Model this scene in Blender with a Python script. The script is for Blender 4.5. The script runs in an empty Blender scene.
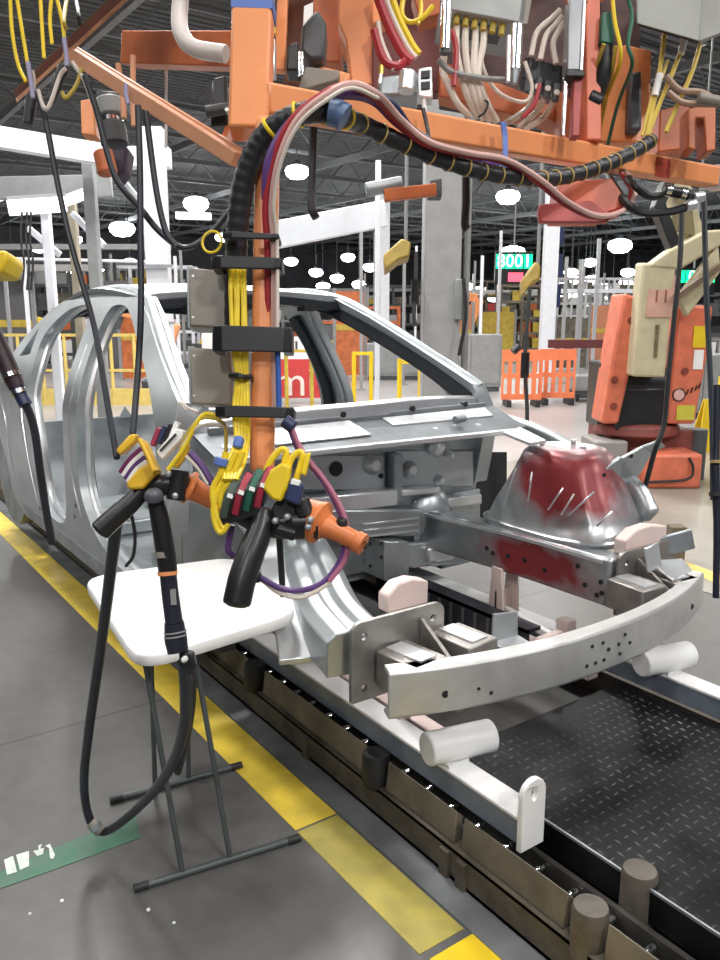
import bpy, bmesh, math, random
from mathutils import Vector, Matrix, geometry
V = Vector
random.seed(7)
scn = bpy.context.scene
COL = scn.collection
PI = math.pi

# ------------------------------------------------------------------ camera (measured from the floor stripe and the skid rails)
H, F = 1.6, 800.0
PITCH = math.atan(165 / 800); YAW = math.radians(35.3)
FW = V((math.sin(YAW) * math.cos(PITCH), math.cos(YAW) * math.cos(PITCH), -math.sin(PITCH)))
RT = V((math.cos(YAW), -math.sin(YAW), 0)); UP = RT.cross(FW)
EYE = V((0, 0, H))
cam = bpy.data.cameras.new('camera'); camo = bpy.data.objects.new('camera', cam); COL.objects.link(camo)
cam.sensor_fit = 'VERTICAL'; cam.sensor_height = 36; cam.lens = 36 * F / 960
cam.clip_start = .05; cam.clip_end = 500
m3 = Matrix((RT, UP, -FW)).transposed(); camo.matrix_world = Matrix.Translation(EYE) @ m3.to_4x4()
scn.camera = camo

def ray(px, py): return FW + RT * ((px - 360) / F) - UP * ((py - 480) / F)
def PD(px, py, d): return EYE + ray(px, py) * d                      # point at a measured depth
def PX(px, py, x): r = ray(px, py); return EYE + r * (x / r.x)       # point on a plane x = const
def PY(px, py, y): r = ray(px, py); return EYE + r * (y / r.y)
def PZ(px, py, z): r = ray(px, py); return EYE + r * ((z - H) / r.z)
def GD(px, d):                                                       # floor point under column px at depth d
    a = FW + RT * ((px - 360) / F); k = (-H / d - a.z) / (-UP.z)
    return EYE + (a - UP * k) * d
def frame_at(p, turn=0.0):                                           # x right, y away, z up, seen from the aisle
    return Matrix.Translation(p) @ Matrix.Rotation(-YAW + turn, 4, 'Z')

# ------------------------------------------------------------------ materials
MATS = {}
def mat(name, rgb, rough=.5, metal=0.0, emit=0.0, var=.12, vscale=8.0, bump=0.0, bscale=60.0, rgb2=None, spec=.5):
    if name in MATS: return MATS[name]
    m = bpy.data.materials.new(name); m.use_nodes = True; nt = m.node_tree; b = nt.nodes['Principled BSDF']
    b.inputs['Roughness'].default_value = rough; b.inputs['Metallic'].default_value = metal
    b.inputs['Specular IOR Level'].default_value = spec
    c = (rgb[0], rgb[1], rgb[2], 1)
    tc = nt.nodes.new('ShaderNodeTexCoord')
    nz = nt.nodes.new('ShaderNodeTexNoise'); nz.inputs['Scale'].default_value = vscale; nz.inputs['Detail'].default_value = 4
    nt.links.new(tc.outputs['Object'], nz.inputs['Vector'])
    rp = nt.nodes.new('ShaderNodeValToRGB')
    lo = rgb2 if rgb2 else tuple(max(0, v * (1 - var)) for v in rgb)
    hi = rgb if rgb2 else tuple(min(1, v * (1 + var)) for v in rgb)
    rp.color_ramp.elements[0].color = (*lo, 1); rp.color_ramp.elements[1].color = (*hi, 1)
    rp.color_ramp.elements[0].position = .3; rp.color_ramp.elements[1].position = .7
    nt.links.new(nz.outputs['Fac'], rp.inputs['Fac']); nt.links.new(rp.outputs['Color'], b.inputs['Base Color'])
    if emit:
        b.inputs['Emission Color'].default_value = c; b.inputs['Emission Strength'].default_value = emit
    if bump:
        n2 = nt.nodes.new('ShaderNodeTexNoise'); n2.inputs['Scale'].default_value = bscale
        nt.links.new(tc.outputs['Object'], n2.inputs['Vector'])
        bp = nt.nodes.new('ShaderNodeBump'); bp.inputs['Strength'].default_value = bump; bp.inputs['Distance'].default_value = .01
        nt.links.new(n2.outputs['Fac'], bp.inputs['Height']); nt.links.new(bp.outputs['Normal'], b.inputs['Normal'])
    MATS[name] = m; return m

def oversprayed(name, base, centre, radius, red=(.27, .014, .02), squash=(1, 1, 1)):
    """bare steel with a red dye patch of its own shape"""
    m = mat(name, base, .33, .75, var=.1, vscale=6)
    nt = m.node_tree; b = nt.nodes['Principled BSDF']
    old = b.inputs['Base Color'].links[0].from_socket
    g = nt.nodes.new('ShaderNodeNewGeometry')
    sub = nt.nodes.new('ShaderNodeVectorMath'); sub.operation = 'SUBTRACT'; sub.inputs[1].default_value = centre
    mul = nt.nodes.new('ShaderNodeVectorMath'); mul.operation = 'MULTIPLY'; mul.inputs[1].default_value = squash
    ln = nt.nodes.new('ShaderNodeVectorMath'); ln.operation = 'LENGTH'
    nt.links.new(g.outputs['Position'], sub.inputs[0]); nt.links.new(sub.outputs[0], mul.inputs[0]); nt.links.new(mul.outputs[0], ln.inputs[0])
    nz = nt.nodes.new('ShaderNodeTexNoise'); nz.inputs['Scale'].default_value = 9; nt.links.new(g.outputs['Position'], nz.inputs['Vector'])
    ad = nt.nodes.new('ShaderNodeMath'); ad.operation = 'MULTIPLY_ADD'; ad.inputs[1].default_value = radius * .9; nt.links.new(nz.outputs['Fac'], ad.inputs[0]); nt.links.new(ln.outputs['Value'], ad.inputs[2])
    mr = nt.nodes.new('ShaderNodeMapRange'); mr.inputs['From Min'].default_value = radius * 1.05; mr.inputs['From Max'].default_value = radius * 1.6
    mr.inputs['To Min'].default_value = .95; mr.inputs['To Max'].default_value = 0
    nt.links.new(ad.outputs[0], mr.inputs['Value'])
    mx = nt.nodes.new('ShaderNodeMix'); mx.data_type = 'RGBA'; mx.inputs['B'].default_value = (*red, 1)
    nt.links.new(mr.outputs[0], mx.inputs['Factor']); nt.links.new(old, mx.inputs['A']); nt.links.new(mx.outputs['Result'], b.inputs['Base Color'])
    iv = nt.nodes.new('ShaderNodeMath'); iv.operation = 'MULTIPLY_ADD'; iv.inputs[1].default_value = -.6; iv.inputs[2].default_value = .75
    nt.links.new(mr.outputs[0], iv.inputs[0]); nt.links.new(iv.outputs[0], b.inputs['Metallic'])
    return m

STEEL = mat('galvanised_steel', (.50, .54, .56), .36, .75, var=.10, vscale=5)
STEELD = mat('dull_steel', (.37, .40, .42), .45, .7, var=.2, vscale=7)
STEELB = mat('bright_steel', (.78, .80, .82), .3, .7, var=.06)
ALU = mat('milled_aluminium', (.58, .58, .57), .42, .55, var=.1, vscale=10)
PLATE = mat('end_plate_steel', (.36, .34, .32), .42, .75, var=.2, vscale=14)
CHROME = mat('chrome', (.8, .82, .84), .15, 1.0, var=.02)
ORANGE = mat('orange_paint', (.88, .33, .13), .35, var=.08)
ORANGED = mat('worn_orange_paint', (.55, .15, .05), .45, var=.25)
COPPER = mat('faded_orange_paint', (.68, .33, .19), .4, var=.1)
ROBOT = mat('robot_orange', (.70, .18, .10), .4, var=.15)
CREAM = mat('cream_paint', (.56, .50, .33), .45, var=.1)
YELLOW = mat('safety_yellow', (.80, .56, .02), .4, var=.08)
YCABLE = mat('yellow_cable', (.85, .62, .03), .35, var=.06)
DYELLOW = mat('dull_yellow', (.55, .40, .06), .5, var=.2)
BLACK = mat('black_rubber', (.018, .018, .02), .5, var=.3)
BLACKP = mat('black_plastic', (.012, .012, .014), .35, var=.3)
HOSE = mat('dark_hose', (.022, .026, .036), .42, var=.3)
NAVY = mat('navy_plastic', (.02, .03, .09), .4, var=.2)
BLUE = mat('blue_tape', (.10, .18, .50), .5, var=.15)
PURPLE = mat('purple_hose', (.11, .05, .19), .4, var=.15)
PINK = mat('pink_hose', (.55, .22, .22), .4, var=.1)
REDH = mat('red_hose', (.40, .03, .04), .4, var=.15)
WHITE = mat('white_paint', (.82, .82, .82), .4, var=.04)
WPLAST = mat('white_plastic', (.90, .90, .89), .35, var=.02)
WHOSE = mat('white_hose', (.72, .64, .56), .4, var=.06)
PINKP = mat('primer_pink', (.80, .64, .60), .5, var=.08)
BOXG = mat('box_beige_grey', (.27, .245, .21), .45, var=.06)
GREYP = mat('grey_paint', (.28, .29, .29), .45, var=.1)
DGREY = mat('dark_grey', (.07, .075, .08), .5, var=.2)
SKID = mat('blue_grey_skid', (.20, .235, .29), .45, .2, var=.2, vscale=7)
BROWN = mat('dark_brown', (.075, .063, .047), .6, var=.45, vscale=12, bump=.2)  # darker blotched brown for the channels
STEELSH = mat('shaded_inner_steel', (.035, .04, .05), .4, .5, var=.2)  # near-black steel: shade inside the shell put into the colour
BROWNL = mat('dusty_tan', (.135, .117, .088), .6, var=.45, vscale=7)
GREEN = mat('green_plastic', (.02, .13, .08), .45, var=.15)
COLG = mat('column_grey', (.36, .36, .36), .6, var=.08)
COLW = mat('column_white', (.85, .87, .92), .5, var=.04)
REDP = mat('red_sheet', (.55, .05, .05), .5, var=.1)
GLOW = mat('lamp_glow', (.93, .96, 1.0), .5, emit=14, var=.01)
GREENL = mat('green_leds', (.0, .85, .30), .5, emit=1.6, var=.05)
REDL = mat('red_leds', (.95, .10, .16), .5, emit=1.2, var=.05)
PALEL = mat('pale_leds', (.85, 1, .85), .5, emit=2.0, var=.02)
LEGM = mat('grey_leg_paint', (.085, .10, .10), .45, .3, var=.15)

# ------------------------------------------------------------------ mesh builder
def catmull(pts, sub):
    p = [V(a) for a in pts]
    if len(p) < 3 or sub < 2: return p
    q = [p[0] * 2 - p[1]] + p + [p[-1] * 2 - p[-2]]; out = []
    for i in range(1, len(q) - 2):
        a, b, c, d = q[i - 1], q[i], q[i + 1], q[i + 2]
        for k in range(sub):
            t = k / sub
            out.append(.5 * ((2 * b) + (c - a) * t + (2 * a - 5 * b + 4 * c - d) * t * t + (3 * b - a - 3 * c + d) * t ** 3))
    out.append(p[-1]); return out

class MB:
    def __init__(s, M=None): s.bm = bmesh.new(); s.M = M
    def v(s, p):
        p = V(p); return s.bm.verts.new(s.M @ p if s.M else p)
    def face(s, vs):
        try: return s.bm.faces.new(vs)
        except ValueError: return None
    def hexa(s, lo, hi):
        a = [s.v(p) for p in lo]; b = [s.v(p) for p in hi]; n = len(a)
        s.face(a[::-1]); s.face(b)
        for i in range(n): s.face((a[i], a[(i + 1) % n], b[(i + 1) % n], b[i]))
        return s
    def box(s, c, size, R=None):
        c = V(c); hx, hy, hz = [k / 2 for k in size]
        def q(x, y, z):
            p = V((x, y, z)); return c + (R @ p if R else p)
        return s.hexa([q(-hx, -hy, -hz), q(hx, -hy, -hz), q(hx, hy, -hz), q(-hx, hy, -hz)], [q(-hx, -hy, hz), q(hx, -hy, hz), q(hx, hy, hz), q(-hx, hy, hz)])
    def b2(s, lo, hi): return s.box([(a + b) / 2 for a, b in zip(lo, hi)], [abs(b - a) for a, b in zip(lo, hi)])
    def prism(s, poly, vec):
        vec = V(vec); a = [V(p) for p in poly]; return s.hexa(a, [p + vec for p in a])
    def rings(s, rs, cap=True, closed=False):
        R = [[s.v(p) for p in r] for r in rs]; n = len(R[0])
        for i in range(len(R) - (0 if closed else 1)):
            A, B = R[i], R[(i + 1) % len(R)]
            for j in range(n): s.face((A[j], A[(j + 1) % n], B[(j + 1) % n], B[j]))
        if cap and not closed: s.face(R[0][::-1]); s.face(R[-1])
        return s
    def sweep(s, pts, prof, sub=6, up=None, radii=None, closed=False, taper=None):
        P = catmull(list(pts) + ([pts[0]] if closed else []), sub)
        if closed: P = P[:-1]
        n = len(P); rs = []; prev = None
        for i in range(n):
            if closed: t = (P[(i + 1) % n] - P[i - 1])
            else: t = (P[min(i + 1, n - 1)] - P[max(i - 1, 0)])
            t = t.normalized() if t.length > 1e-9 else V((0, 0, 1))
            if up is not None:
                a = t.cross(V(up)); a = a.normalized() if a.length > 1e-6 else t.orthogonal().normalized()
            elif prev is None: a = t.orthogonal().normalized()
            else:
                a = prev - t * prev.dot(t); a = a.normalized() if a.length > 1e-6 else t.orthogonal().normalized()
            prev = a; b = a.cross(t) if up is not None else t.cross(a)
            k = 1.0
            if radii is not None:
                u = i / max(n - 1, 1) * (len(radii) - 1); j = min(int(u), len(radii) - 2); k = radii[j] * (1 - u + j) + radii[j + 1] * (u - j)
            rs.append([P[i] + a * (x * k) + b * (y * k) for x, y in prof])
        return s.rings(rs, closed=closed)
    def tube(s, pts, r, n=8, sub=6, radii=None, closed=False):
        return s.sweep(pts, [(r * math.cos(2 * PI * k / n), r * math.sin(2 * PI * k / n)) for k in range(n)], sub, radii=radii, closed=closed)
    def bar(s, pts, w, h, sub=1, up=(0, 0, 1), radii=None):
        return s.sweep(pts, [(-w / 2, -h / 2), (w / 2, -h / 2), (w / 2, h / 2), (-w / 2, h / 2)], sub, up=up, radii=radii)
    def cyl(s, a, b, r, r2=None, n=18):
        a, b = V(a), V(b); r2 = r if r2 is None else r2; t = (b - a).normalized(); u = t.orthogonal().normalized(); w = t.cross(u)
        return s.rings([[p + (u * math.cos(2 * PI * k / n) + w * math.sin(2 * PI * k / n)) * q for k in range(n)] for p, q in ((a, r), (b, r2))])
    def lathe(s, a, axis, prof, n=20):
        a = V(a); t = V(axis).normalized(); u = t.orthogonal().normalized(); w = t.cross(u)
        return s.rings([[a + t * h + (u * math.cos(2 * PI * k / n) + w * math.sin(2 * PI * k / n)) * max(r, .0002) for k in range(n)] for h, r in prof])
    def torus(s, c, axis, R, r, n=20, m=8):
        c = V(c); t = V(axis).normalized(); u = t.orthogonal().normalized(); w = t.cross(u)
        return s.tube([c + (u * math.cos(2 * PI * k / n) + w * math.sin(2 * PI * k / n)) * R for k in range(n)], r, m, 1, closed=True)
    def plates(s, outer, holes, mp, thick, cuts=0):
        """flat outline with holes, mapped to space by mp(a,b), given thickness along the vector thick"""
        loops = [outer] + list(holes)
        tri = geometry.tessellate_polygon([[V((a, b, 0)) for a, b in l] for l in loops])
        flat = [p for l in loops for p in l]; idx = {}
        tb = bmesh.new(); vs = [tb.verts.new((a, b, 0)) for a, b in flat]
        for t in tri:
            try: tb.faces.new([vs[i] for i in t])
            except ValueError: pass
        if cuts: bmesh.ops.subdivide_edges(tb, edges=tb.edges[:], cuts=cuts, use_grid_fill=True)
        bmesh.ops.recalc_face_normals(tb, faces=tb.faces[:])
        tb.verts.index_update(); T = V(thick)
        A = [s.v(V(mp(v.co.x, v.co.y))) for v in tb.verts]; B = [s.v(V(mp(v.co.x, v.co.y)) + T) for v in tb.verts]
        for f in tb.faces:
            ii = [v.index for v in f.verts]; s.face([A[i] for i in ii]); s.face([B[i] for i in ii[::-1]])
        for e in tb.edges:
            if len(e.link_faces) == 1:
                i, j = e.verts[0].index, e.verts[1].index; s.face((A[i], A[j], B[j], B[i]))
        tb.free(); return s
    def build(s, name, m, parent=None, bevel=0.0, seg=2, angle=38):
        bm = s.bm; bmesh.ops.recalc_face_normals(bm, faces=bm.faces[:])
        me = bpy.data.meshes.new(name); org = V((0, 0, 0))
        if parent is not None:
            q = parent
            while q is not None: org += q.location; q = q.parent
        else:
            cs = [v.co for v in bm.verts]
            lo = [min(c[i] for c in cs) for i in range(3)]; hi = [max(c[i] for c in cs) for i in range(3)]
            org = V(((lo[0] + hi[0]) / 2, (lo[1] + hi[1]) / 2, lo[2]))
        bmesh.ops.translate(bm, verts=bm.verts[:], vec=-org)
        for f in bm.faces: f.smooth = True
        bm.to_mesh(me); bm.free(); me.materials.append(m)
        try: me.set_sharp_from_angle(angle=math.radians(angle))
        except Exception: pass
        o = bpy.data.objects.new(name, me); COL.objects.link(o)
        if parent is not None: o.parent = parent
        else: o.location = org
        if bevel:
            bv = o.modifiers.new('bevel', 'BEVEL'); bv.width = bevel; bv.segments = seg; bv.limit_method = 'ANGLE'; bv.angle_limit = math.radians(35); bv.harden_normals = False
        return o

def T(name, label, cat, loc, group=None):
    o = bpy.data.objects.new(name, None); COL.objects.link(o); o.location = V(loc); o.empty_display_size = .05
    o['label'] = label; o['category'] = cat
    if group: o['group'] = group
    return o
def tag(o, label, cat, group=None):
    o['label'] = label; o['category'] = cat
    if group: o['group'] = group
    return o
def struct(o): o['kind'] = 'structure'; return o
def one(name, label, cat, mb, m, bevel=0, group=None, **k): return tag(mb.build(name, m, None, bevel, **k), label, cat, group)
def copy_thing(root, loc, label=None):
    r = root.copy(); COL.objects.link(r); r.location = V(loc)
    if label: r['label'] = label
    for ch in list(root.children):
        c = ch.copy(); COL.objects.link(c); c.parent = r
        for g in ch.children:
            d = g.copy(); COL.objects.link(d); d.parent = c
    return r
def text_mesh(txt, size, M, m, name, parent, depth=.001):
    cu = bpy.data.curves.new(name, 'FONT'); cu.body = txt; cu.size = size; cu.extrude = depth; cu.align_x = 'CENTER'; cu.align_y = 'CENTER'
    to = bpy.data.objects.new(name + '_tmp', cu); COL.objects.link(to)
    bpy.context.view_layer.update()
    me = bpy.data.meshes.new_from_object(to.evaluated_get(bpy.context.evaluated_depsgraph_get()))
    bpy.data.objects.remove(to); bpy.data.curves.remove(cu)
    org = V((0, 0, 0)); q = parent
    while q is not None: org += q.location; q = q.parent
    me.transform(Matrix.Translation(-org) @ M); me.materials.clear(); me.materials.append(m)
    o = bpy.data.objects.new(name, me); COL.objects.link(o)
    if parent is not None: o.parent = parent
    return o
def pxquad(mb, q, plane, thick):
    """a plate whose four corners were measured on a plane ('y', value) and that is thick along that axis"""
    f = {'x': PX, 'y': PY, 'z': PZ, 'd': PD}[plane[0]]
    pts = [f(a, b, plane[1]) for a, b in q]
    vec = {'x': V((thick, 0, 0)), 'y': V((0, thick, 0)), 'z': V((0, 0, thick)), 'd': FW * thick}[plane[0]]
    return mb.prism(pts, vec)
def rect(x0, y0, x1, y1): return [(x0, y1), (x1, y1), (x1, y0), (x0, y0)]

WORLD = .12; EXPO = 0.15
LAMPS = [(x, -6, 420) for x in (-5, 1, 7)] + [(x, y, 165) for x in (-5, 1, 7) for y in (0, 5)] + [(2.5, 7, 420), (7, 9, 420)] + [(x, y, 330) for x in (6, 14, 22, 34, 48) for y in (12, 20, 32, 46)] + [(x, 15 + 12 * k, 330) for x in (-8, 0) for k in range(4)] + [(20, 2, 330), (30, 6, 330), (42, 2, 330)]  # unseen row behind camera boosted as fill; pair added to light white beams

# ================================================================== SETTING
def floor_material():
    m = bpy.data.materials.new('factory_concrete'); m.use_nodes = True; nt = m.node_tree; b = nt.nodes['Principled BSDF']
    tc = nt.nodes.new('ShaderNodeTexCoord')
    n1 = nt.nodes.new('ShaderNodeTexNoise'); n1.inputs['Scale'].default_value = .55; n1.inputs['Detail'].default_value = 8
    n2 = nt.nodes.new('ShaderNodeTexNoise'); n2.inputs['Scale'].default_value = 18; n2.inputs['Detail'].default_value = 6
    mx = nt.nodes.new('ShaderNodeMix'); mx.inputs['Factor'].default_value = .4
    for n in (n1, n2): nt.links.new(tc.outputs['Object'], n.inputs['Vector'])
    nt.links.new(n1.outputs['Fac'], mx.inputs['A']); nt.links.new(n2.outputs['Fac'], mx.inputs['B'])
    rp = nt.nodes.new('ShaderNodeValToRGB'); e = rp.color_ramp.elements
    e[0].color = (.085, .083, .08, 1); e[0].position = .32; e[1].color = (.135, .132, .128, 1); e[1].position = .7
    nt.links.new(mx.outputs['Result'], rp.inputs['Fac'])
    br = nt.nodes.new('ShaderNodeTexBrick'); br.inputs['Scale'].default_value = 1; br.offset = 0
    br.inputs['Brick Width'].default_value = 6; br.inputs['Row Height'].default_value = 3.55; br.inputs['Mortar Size'].default_value = .009
    br.inputs['Color1'].default_value = br.inputs['Color2'].default_value = (1, 1, 1, 1); br.inputs['Mortar'].default_value = (.6, .6, .6, 1)
    nt.links.new(tc.outputs['Object'], br.inputs['Vector'])
    mul = nt.nodes.new('ShaderNodeMix'); mul.data_type = 'RGBA'; mul.blend_type = 'MULTIPLY'; mul.inputs['Factor'].default_value = 1
    nt.links.new(rp.outputs['Color'], mul.inputs['A']); nt.links.new(br.outputs['Color'], mul.inputs['B'])
    nt.links.new(mul.outputs['Result'], b.inputs['Base Color'])
    b.inputs['Roughness'].default_value = .38
    return m
def slab(x0, y0, x1, y1, z0, z1): return MB().b2((x0, y0, z0), (x1, y1, z1))
fl = MB(); fl.b2((-30, -12, -.2), (90, 82, 0)); struct(fl.build('floor', floor_material()))
PALEC = mat('pale_concrete', (.27, .25, .215), .35, var=.12, vscale=1.5)
struct(slab(4.25, -2, 40, 6.2, 0, .003).build('trim_1', PALEC))         # paler floor beyond the line
struct(slab(3.05, 6.2, 60, 60, 0, .004).build('trim_2', mat('far_lit_concrete', (.36, .34, .335), .3, var=.15, vscale=.7)))  # paler colour paints in the brighter lighting of the far floor
struct(slab(-20, 8.5, 3.05, 60, 0, .004).build('trim_3', MATS['far_lit_concrete']))
WORN = mat('worn_yellow_stripe', (.85, .62, .06), .5, var=.2, vscale=9, rgb2=(.62, .46, .06))
FADED = mat('faded_yellow_stripe', (.52, .43, .09), .6, var=.2, vscale=10, rgb2=(.36, .31, .09))
struct(slab(1.138, 1.96, 1.292, 12, 0, .002).build('trim_4', WORN))
struct(slab(1.138, 1.345, 1.29, 1.95, 0, .002).build('trim_5', FADED))
struct(slab(1.15, -1, 1.30, 1.318, 0, .002).build('trim_6', YELLOW))
struct(slab(1.296, -1, 1.385, 12, 0, .006).build('trim_7', mat('grey_steel_edge', (.19, .20, .21), .45, .35, var=.3, vscale=6)))
GRN = mat('green_floor_tape', (.045, .16, .095), .6, var=.25, vscale=14, rgb2=(.09, .16, .12))
g = MB()
gp = [PZ(*q, 0) for q in ((-60, 888), (-30, 915), (0, 889), (60, 866), (128, 842), (143, 818), (60, 848))]
a = [PZ(0, 872, 0), PZ(0, 889, 0), PZ(60, 868, 0), PZ(140, 838, 0), PZ(136, 815, 0), PZ(60, 846, 0)]
far = (a[0] - a[5]).normalized() * .25
g.prism([p + V((0, 0, .0005)) for p in (a[0] + far, a[1] + far, a[1], a[2], a[3], a[4], a[5], a[0])], (0, 0, .0015)); struct(g.build('trim_8', GRN))
# white stencilled characters on the green tape
def floor_mark(q, name): 
    mb = MB(); mb.prism([PZ(x, y, .002) for x, y in q], (0, 0, .0008)); return mb
marks = T('floor_lettering', 'white stencilled characters worn into the green floor tape', 'floor marking', PZ(25, 862, .002))
WMARK = mat('white_floor_paint', (.62, .68, .63), .6, var=.15, vscale=40)
for q in ([(4, 860), (7, 875), (17, 872), (13, 856)], [(16, 855), (20, 870), (29, 866), (29, 851)],
          [(33, 851), (37, 856), (43, 854), (44, 848), (40, 849), (42, 844), (38, 846), (39, 850)], [(45, 846), (50, 844), (55, 855), (53, 859), (50, 858), (49, 848)]):
    floor_mark(q, 'character').build('character', WMARK, marks)
litter = [((62, 901), .011, .006), ((30, 914), .008, .004), ((174, 923), .009, .006), ((297 / 2, 720 + 380 / 2), .012, .008)]
for i, (q, a_, b_) in enumerate(litter):
    p = PZ(*q, 0); mb = MB(); mb.lathe(p, (0, 0, 1), [(0, a_ * .5), (.003, a_ * .45), (.005, .001)], 7)
    tag(mb.build('paper_scrap', WPLAST), ['small white scrap on the dark floor left of the lower table foot', 'white scrap nearest the green floor tape', 'white scrap below the lower table foot, in line with the table leg', 'longer white scrap just below the end of the table foot'][i], 'litter', 'scraps on the aisle floor')

# ceiling
def ceiling_material():
    m = mat('dark_ribbed_deck', (.13, .135, .13), .6, var=.25, vscale=.3)
    nt = m.node_tree; b = nt.nodes['Principled BSDF']; tc = nt.nodes.new('ShaderNodeTexCoord')
    w = nt.nodes.new('ShaderNodeTexWave'); w.inputs['Scale'].default_value = .9; w.bands_direction = 'Y'
    nt.links.new(tc.outputs['Object'], w.inputs['Vector'])
    bp = nt.nodes.new('ShaderNodeBump'); bp.inputs['Strength'].default_value = 1; bp.inputs['Distance'].default_value = .25
    nt.links.new(w.outputs['Fac'], bp.inputs['Height']); nt.links.new(bp.outputs['Normal'], b.inputs['Normal']); return m
CEILM = ceiling_material()
struct(MB().b2((-30, -12, 9.6), (90, 82, 9.9)).build('ceiling', CEILM))
TRUSS = mat('truss_grey', (.24, .25, .25), .6, var=.15)
n = 9
for i in range(14):                                                     # open-web roof trusses running across the line
    y = 1.5 + i * 5.0; mb = MB()
    mb.b2((-28, y - .06, 8.45), (88, y + .06, 8.57)); mb.b2((-28, y - .06, 9.5), (88, y + .06, 9.62))
    for k in range(58):
        x = -28 + k * 2; mb.bar([(x, y, 8.5), (x + 1, y, 9.55)], .05, .05, up=(0, 1, 0)); mb.bar([(x + 1, y, 9.55), (x + 2, y, 8.5)], .05, .05, up=(0, 1, 0))
    struct(mb.build('trim_%d' % n, TRUSS)); n += 1
for i in range(12):                                                     # purlins
    x = -14 + i * 7.0; struct(MB().b2((x - .09, -10, 8.15), (x + .09, 80, 8.4)).build('trim_%d' % n, TRUSS)); n += 1
WALL = mat('pale_plant_wall', (.17, .175, .18), .7, var=.3, vscale=.5)
struct(MB().b2((-30, 81, 0), (90, 82, 9.6)).build('wall_back', WALL))
struct(MB().b2((89, -12, 0), (90, 82, 9.6)).build('wall_right', WALL))
struct(MB().b2((-30, -12, 0), (-29, 82, 9.6)).build('wall_left', WALL))

# high-bay lamps
lamp_px = [(297, 171, 0), (196, 203, 0), (122, 228, 0), (508, 196, 0), (620, 245, 0), (345, 223, 1), (291, 261, 1), (316, 272, 1), (348, 257, 1), (370, 267, 1), (337, 278, 1), (359, 284, 1), (323, 286, 1),
           (39, 248, 1), (75, 239, 1), (130, 262, 1), (98, 267, 1), (74, 272, 1), (99, 285, 1), (55, 279, 1), (33, 279, 1), (14, 279, 1), (147, 279, 1), (222, 237, 1),
           (513, 252, 0), (466, 286, 1), (494, 297, 1), (480, 290, 1), (590, 262, 1), (571, 272, 1), (577, 280, 1), (592, 279, 1), (562, 286, 1), (584, 290, 1), (603, 287, 1), (571, 294, 1), (628, 272, 1), (626, 283, 1), (672, 222, 0), (706, 272, 1), (556, 298, 1), (612, 296, 1), (440, 300, 1)]
near_lab = {0: 'bright oval high bay lamp inside the bend of the ribbed conduit', 1: 'bright high bay lamp left of the orange pole, beside the white gantry post', 2: 'bright high bay lamp framed between the two white gantry posts',
            3: 'bright high bay lamp just below the blue strap on the orange crossbeam', 4: 'bright high bay lamp left of the robot arm elbow', 24: 'bright high bay lamp right above the green message board', 38: 'bright high bay lamp behind the bent robot elbow under the beam'}
LAMPH = mat('lamp_housing', (.07, .075, .08), .5, .2, var=.1)
for i, (px, py, far_) in enumerate(lamp_px):
    r = ray(px, py); tz = 7.6
    d = (tz - H) / r.z if r.z > .01 else 60
    if d > 62: d = 46 + (i % 7) * 2.6
    p = EYE + r * d
    rad = (10.5 if not far_ else 6.2) / F * d * 1.15
    if px in (196, 122): rad *= 1.05
    o = T('high_bay_lamp', near_lab.get(i, 'small distant white high bay lamp glowing under the dark factory roof'), 'ceiling lamp', p, 'high bay lamps under the factory roof')
    MB().lathe(p, (0, 0, 1), [(-.66 * rad, rad * .15), (-.58 * rad, rad * .62), (-.3 * rad, rad * .92), (0, rad), (.3 * rad, rad * .85), (.45 * rad, rad * .4)], 16).build('lamp_glass', GLOW, o)
    hb = MB(); hb.lathe(p + V((0, 0, .45 * rad)), (0, 0, 1), [(0, rad * .35), (.3 * rad, rad * .25), (.4 * rad, rad * .1)], 12)
    hb.cyl(p + V((0, 0, 1.0 * rad)), (p.x, p.y, max(p.z + 1.1 * rad + .2, 8.5)), .02, n=6); hb.build('lamp_housing', LAMPH, o)

# ================================================================== BACKGROUND, far to near
def place(px, d, turn=0.0): return GD(px, d), frame_at(GD(px, d), turn)
def column(px, d, w, h, m, label, dep=None, base=True):
    p, M = place(px, d); o = T('steel_column', label, 'column', p); dep = dep or w
    MB(M).b2((-w / 2, -dep / 2, 0), (w / 2, dep / 2, h)).build('shaft', m, o, bevel=.01)
    if base: MB(M).b2((-w * .8, -dep * .8, 0), (w * .8, dep * .8, .05)).build('base_plate', m, o)
    return o, p, M
o, p, M = column(437, 8.6, .37, 9.5, COLG, 'broad grey steel column rising behind the windshield pillar', .4)
MB(M).tube([(.25, -.1, 0), (.25, -.1, 3.2), (.25, -.1, 9)], .035, 8, 1).build('conduit', GREYP, o)
mb = MB(M); mb.b2((.12, -.26, 1.55), (.2, -.2, 1.95)); mb.build('switch_box', GREYP, o, bevel=.01)
MB(M).tube([(.2, -.27, 1.95), (.23, -.29, 1.6), (.17, -.29, 1.2)], .018, 6).build('cord', BLACK, o)
column(383, 24, .34, 5.2, COLW, 'slim white column left of the broad grey column', .3)
o, p, M = column(545, 22, .37, 5.2, COLW, 'bright white column between the message board and the robot', .3)
for z in (1.8, 2.6, 3.4, 4.2): MB(M).b2((.22, -.03, z), (.32, .03, z + .6)).build('blue_rail', NAVY, o)
o['label'] = 'bright white column with dark blue side rail, left of the robot'

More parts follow.
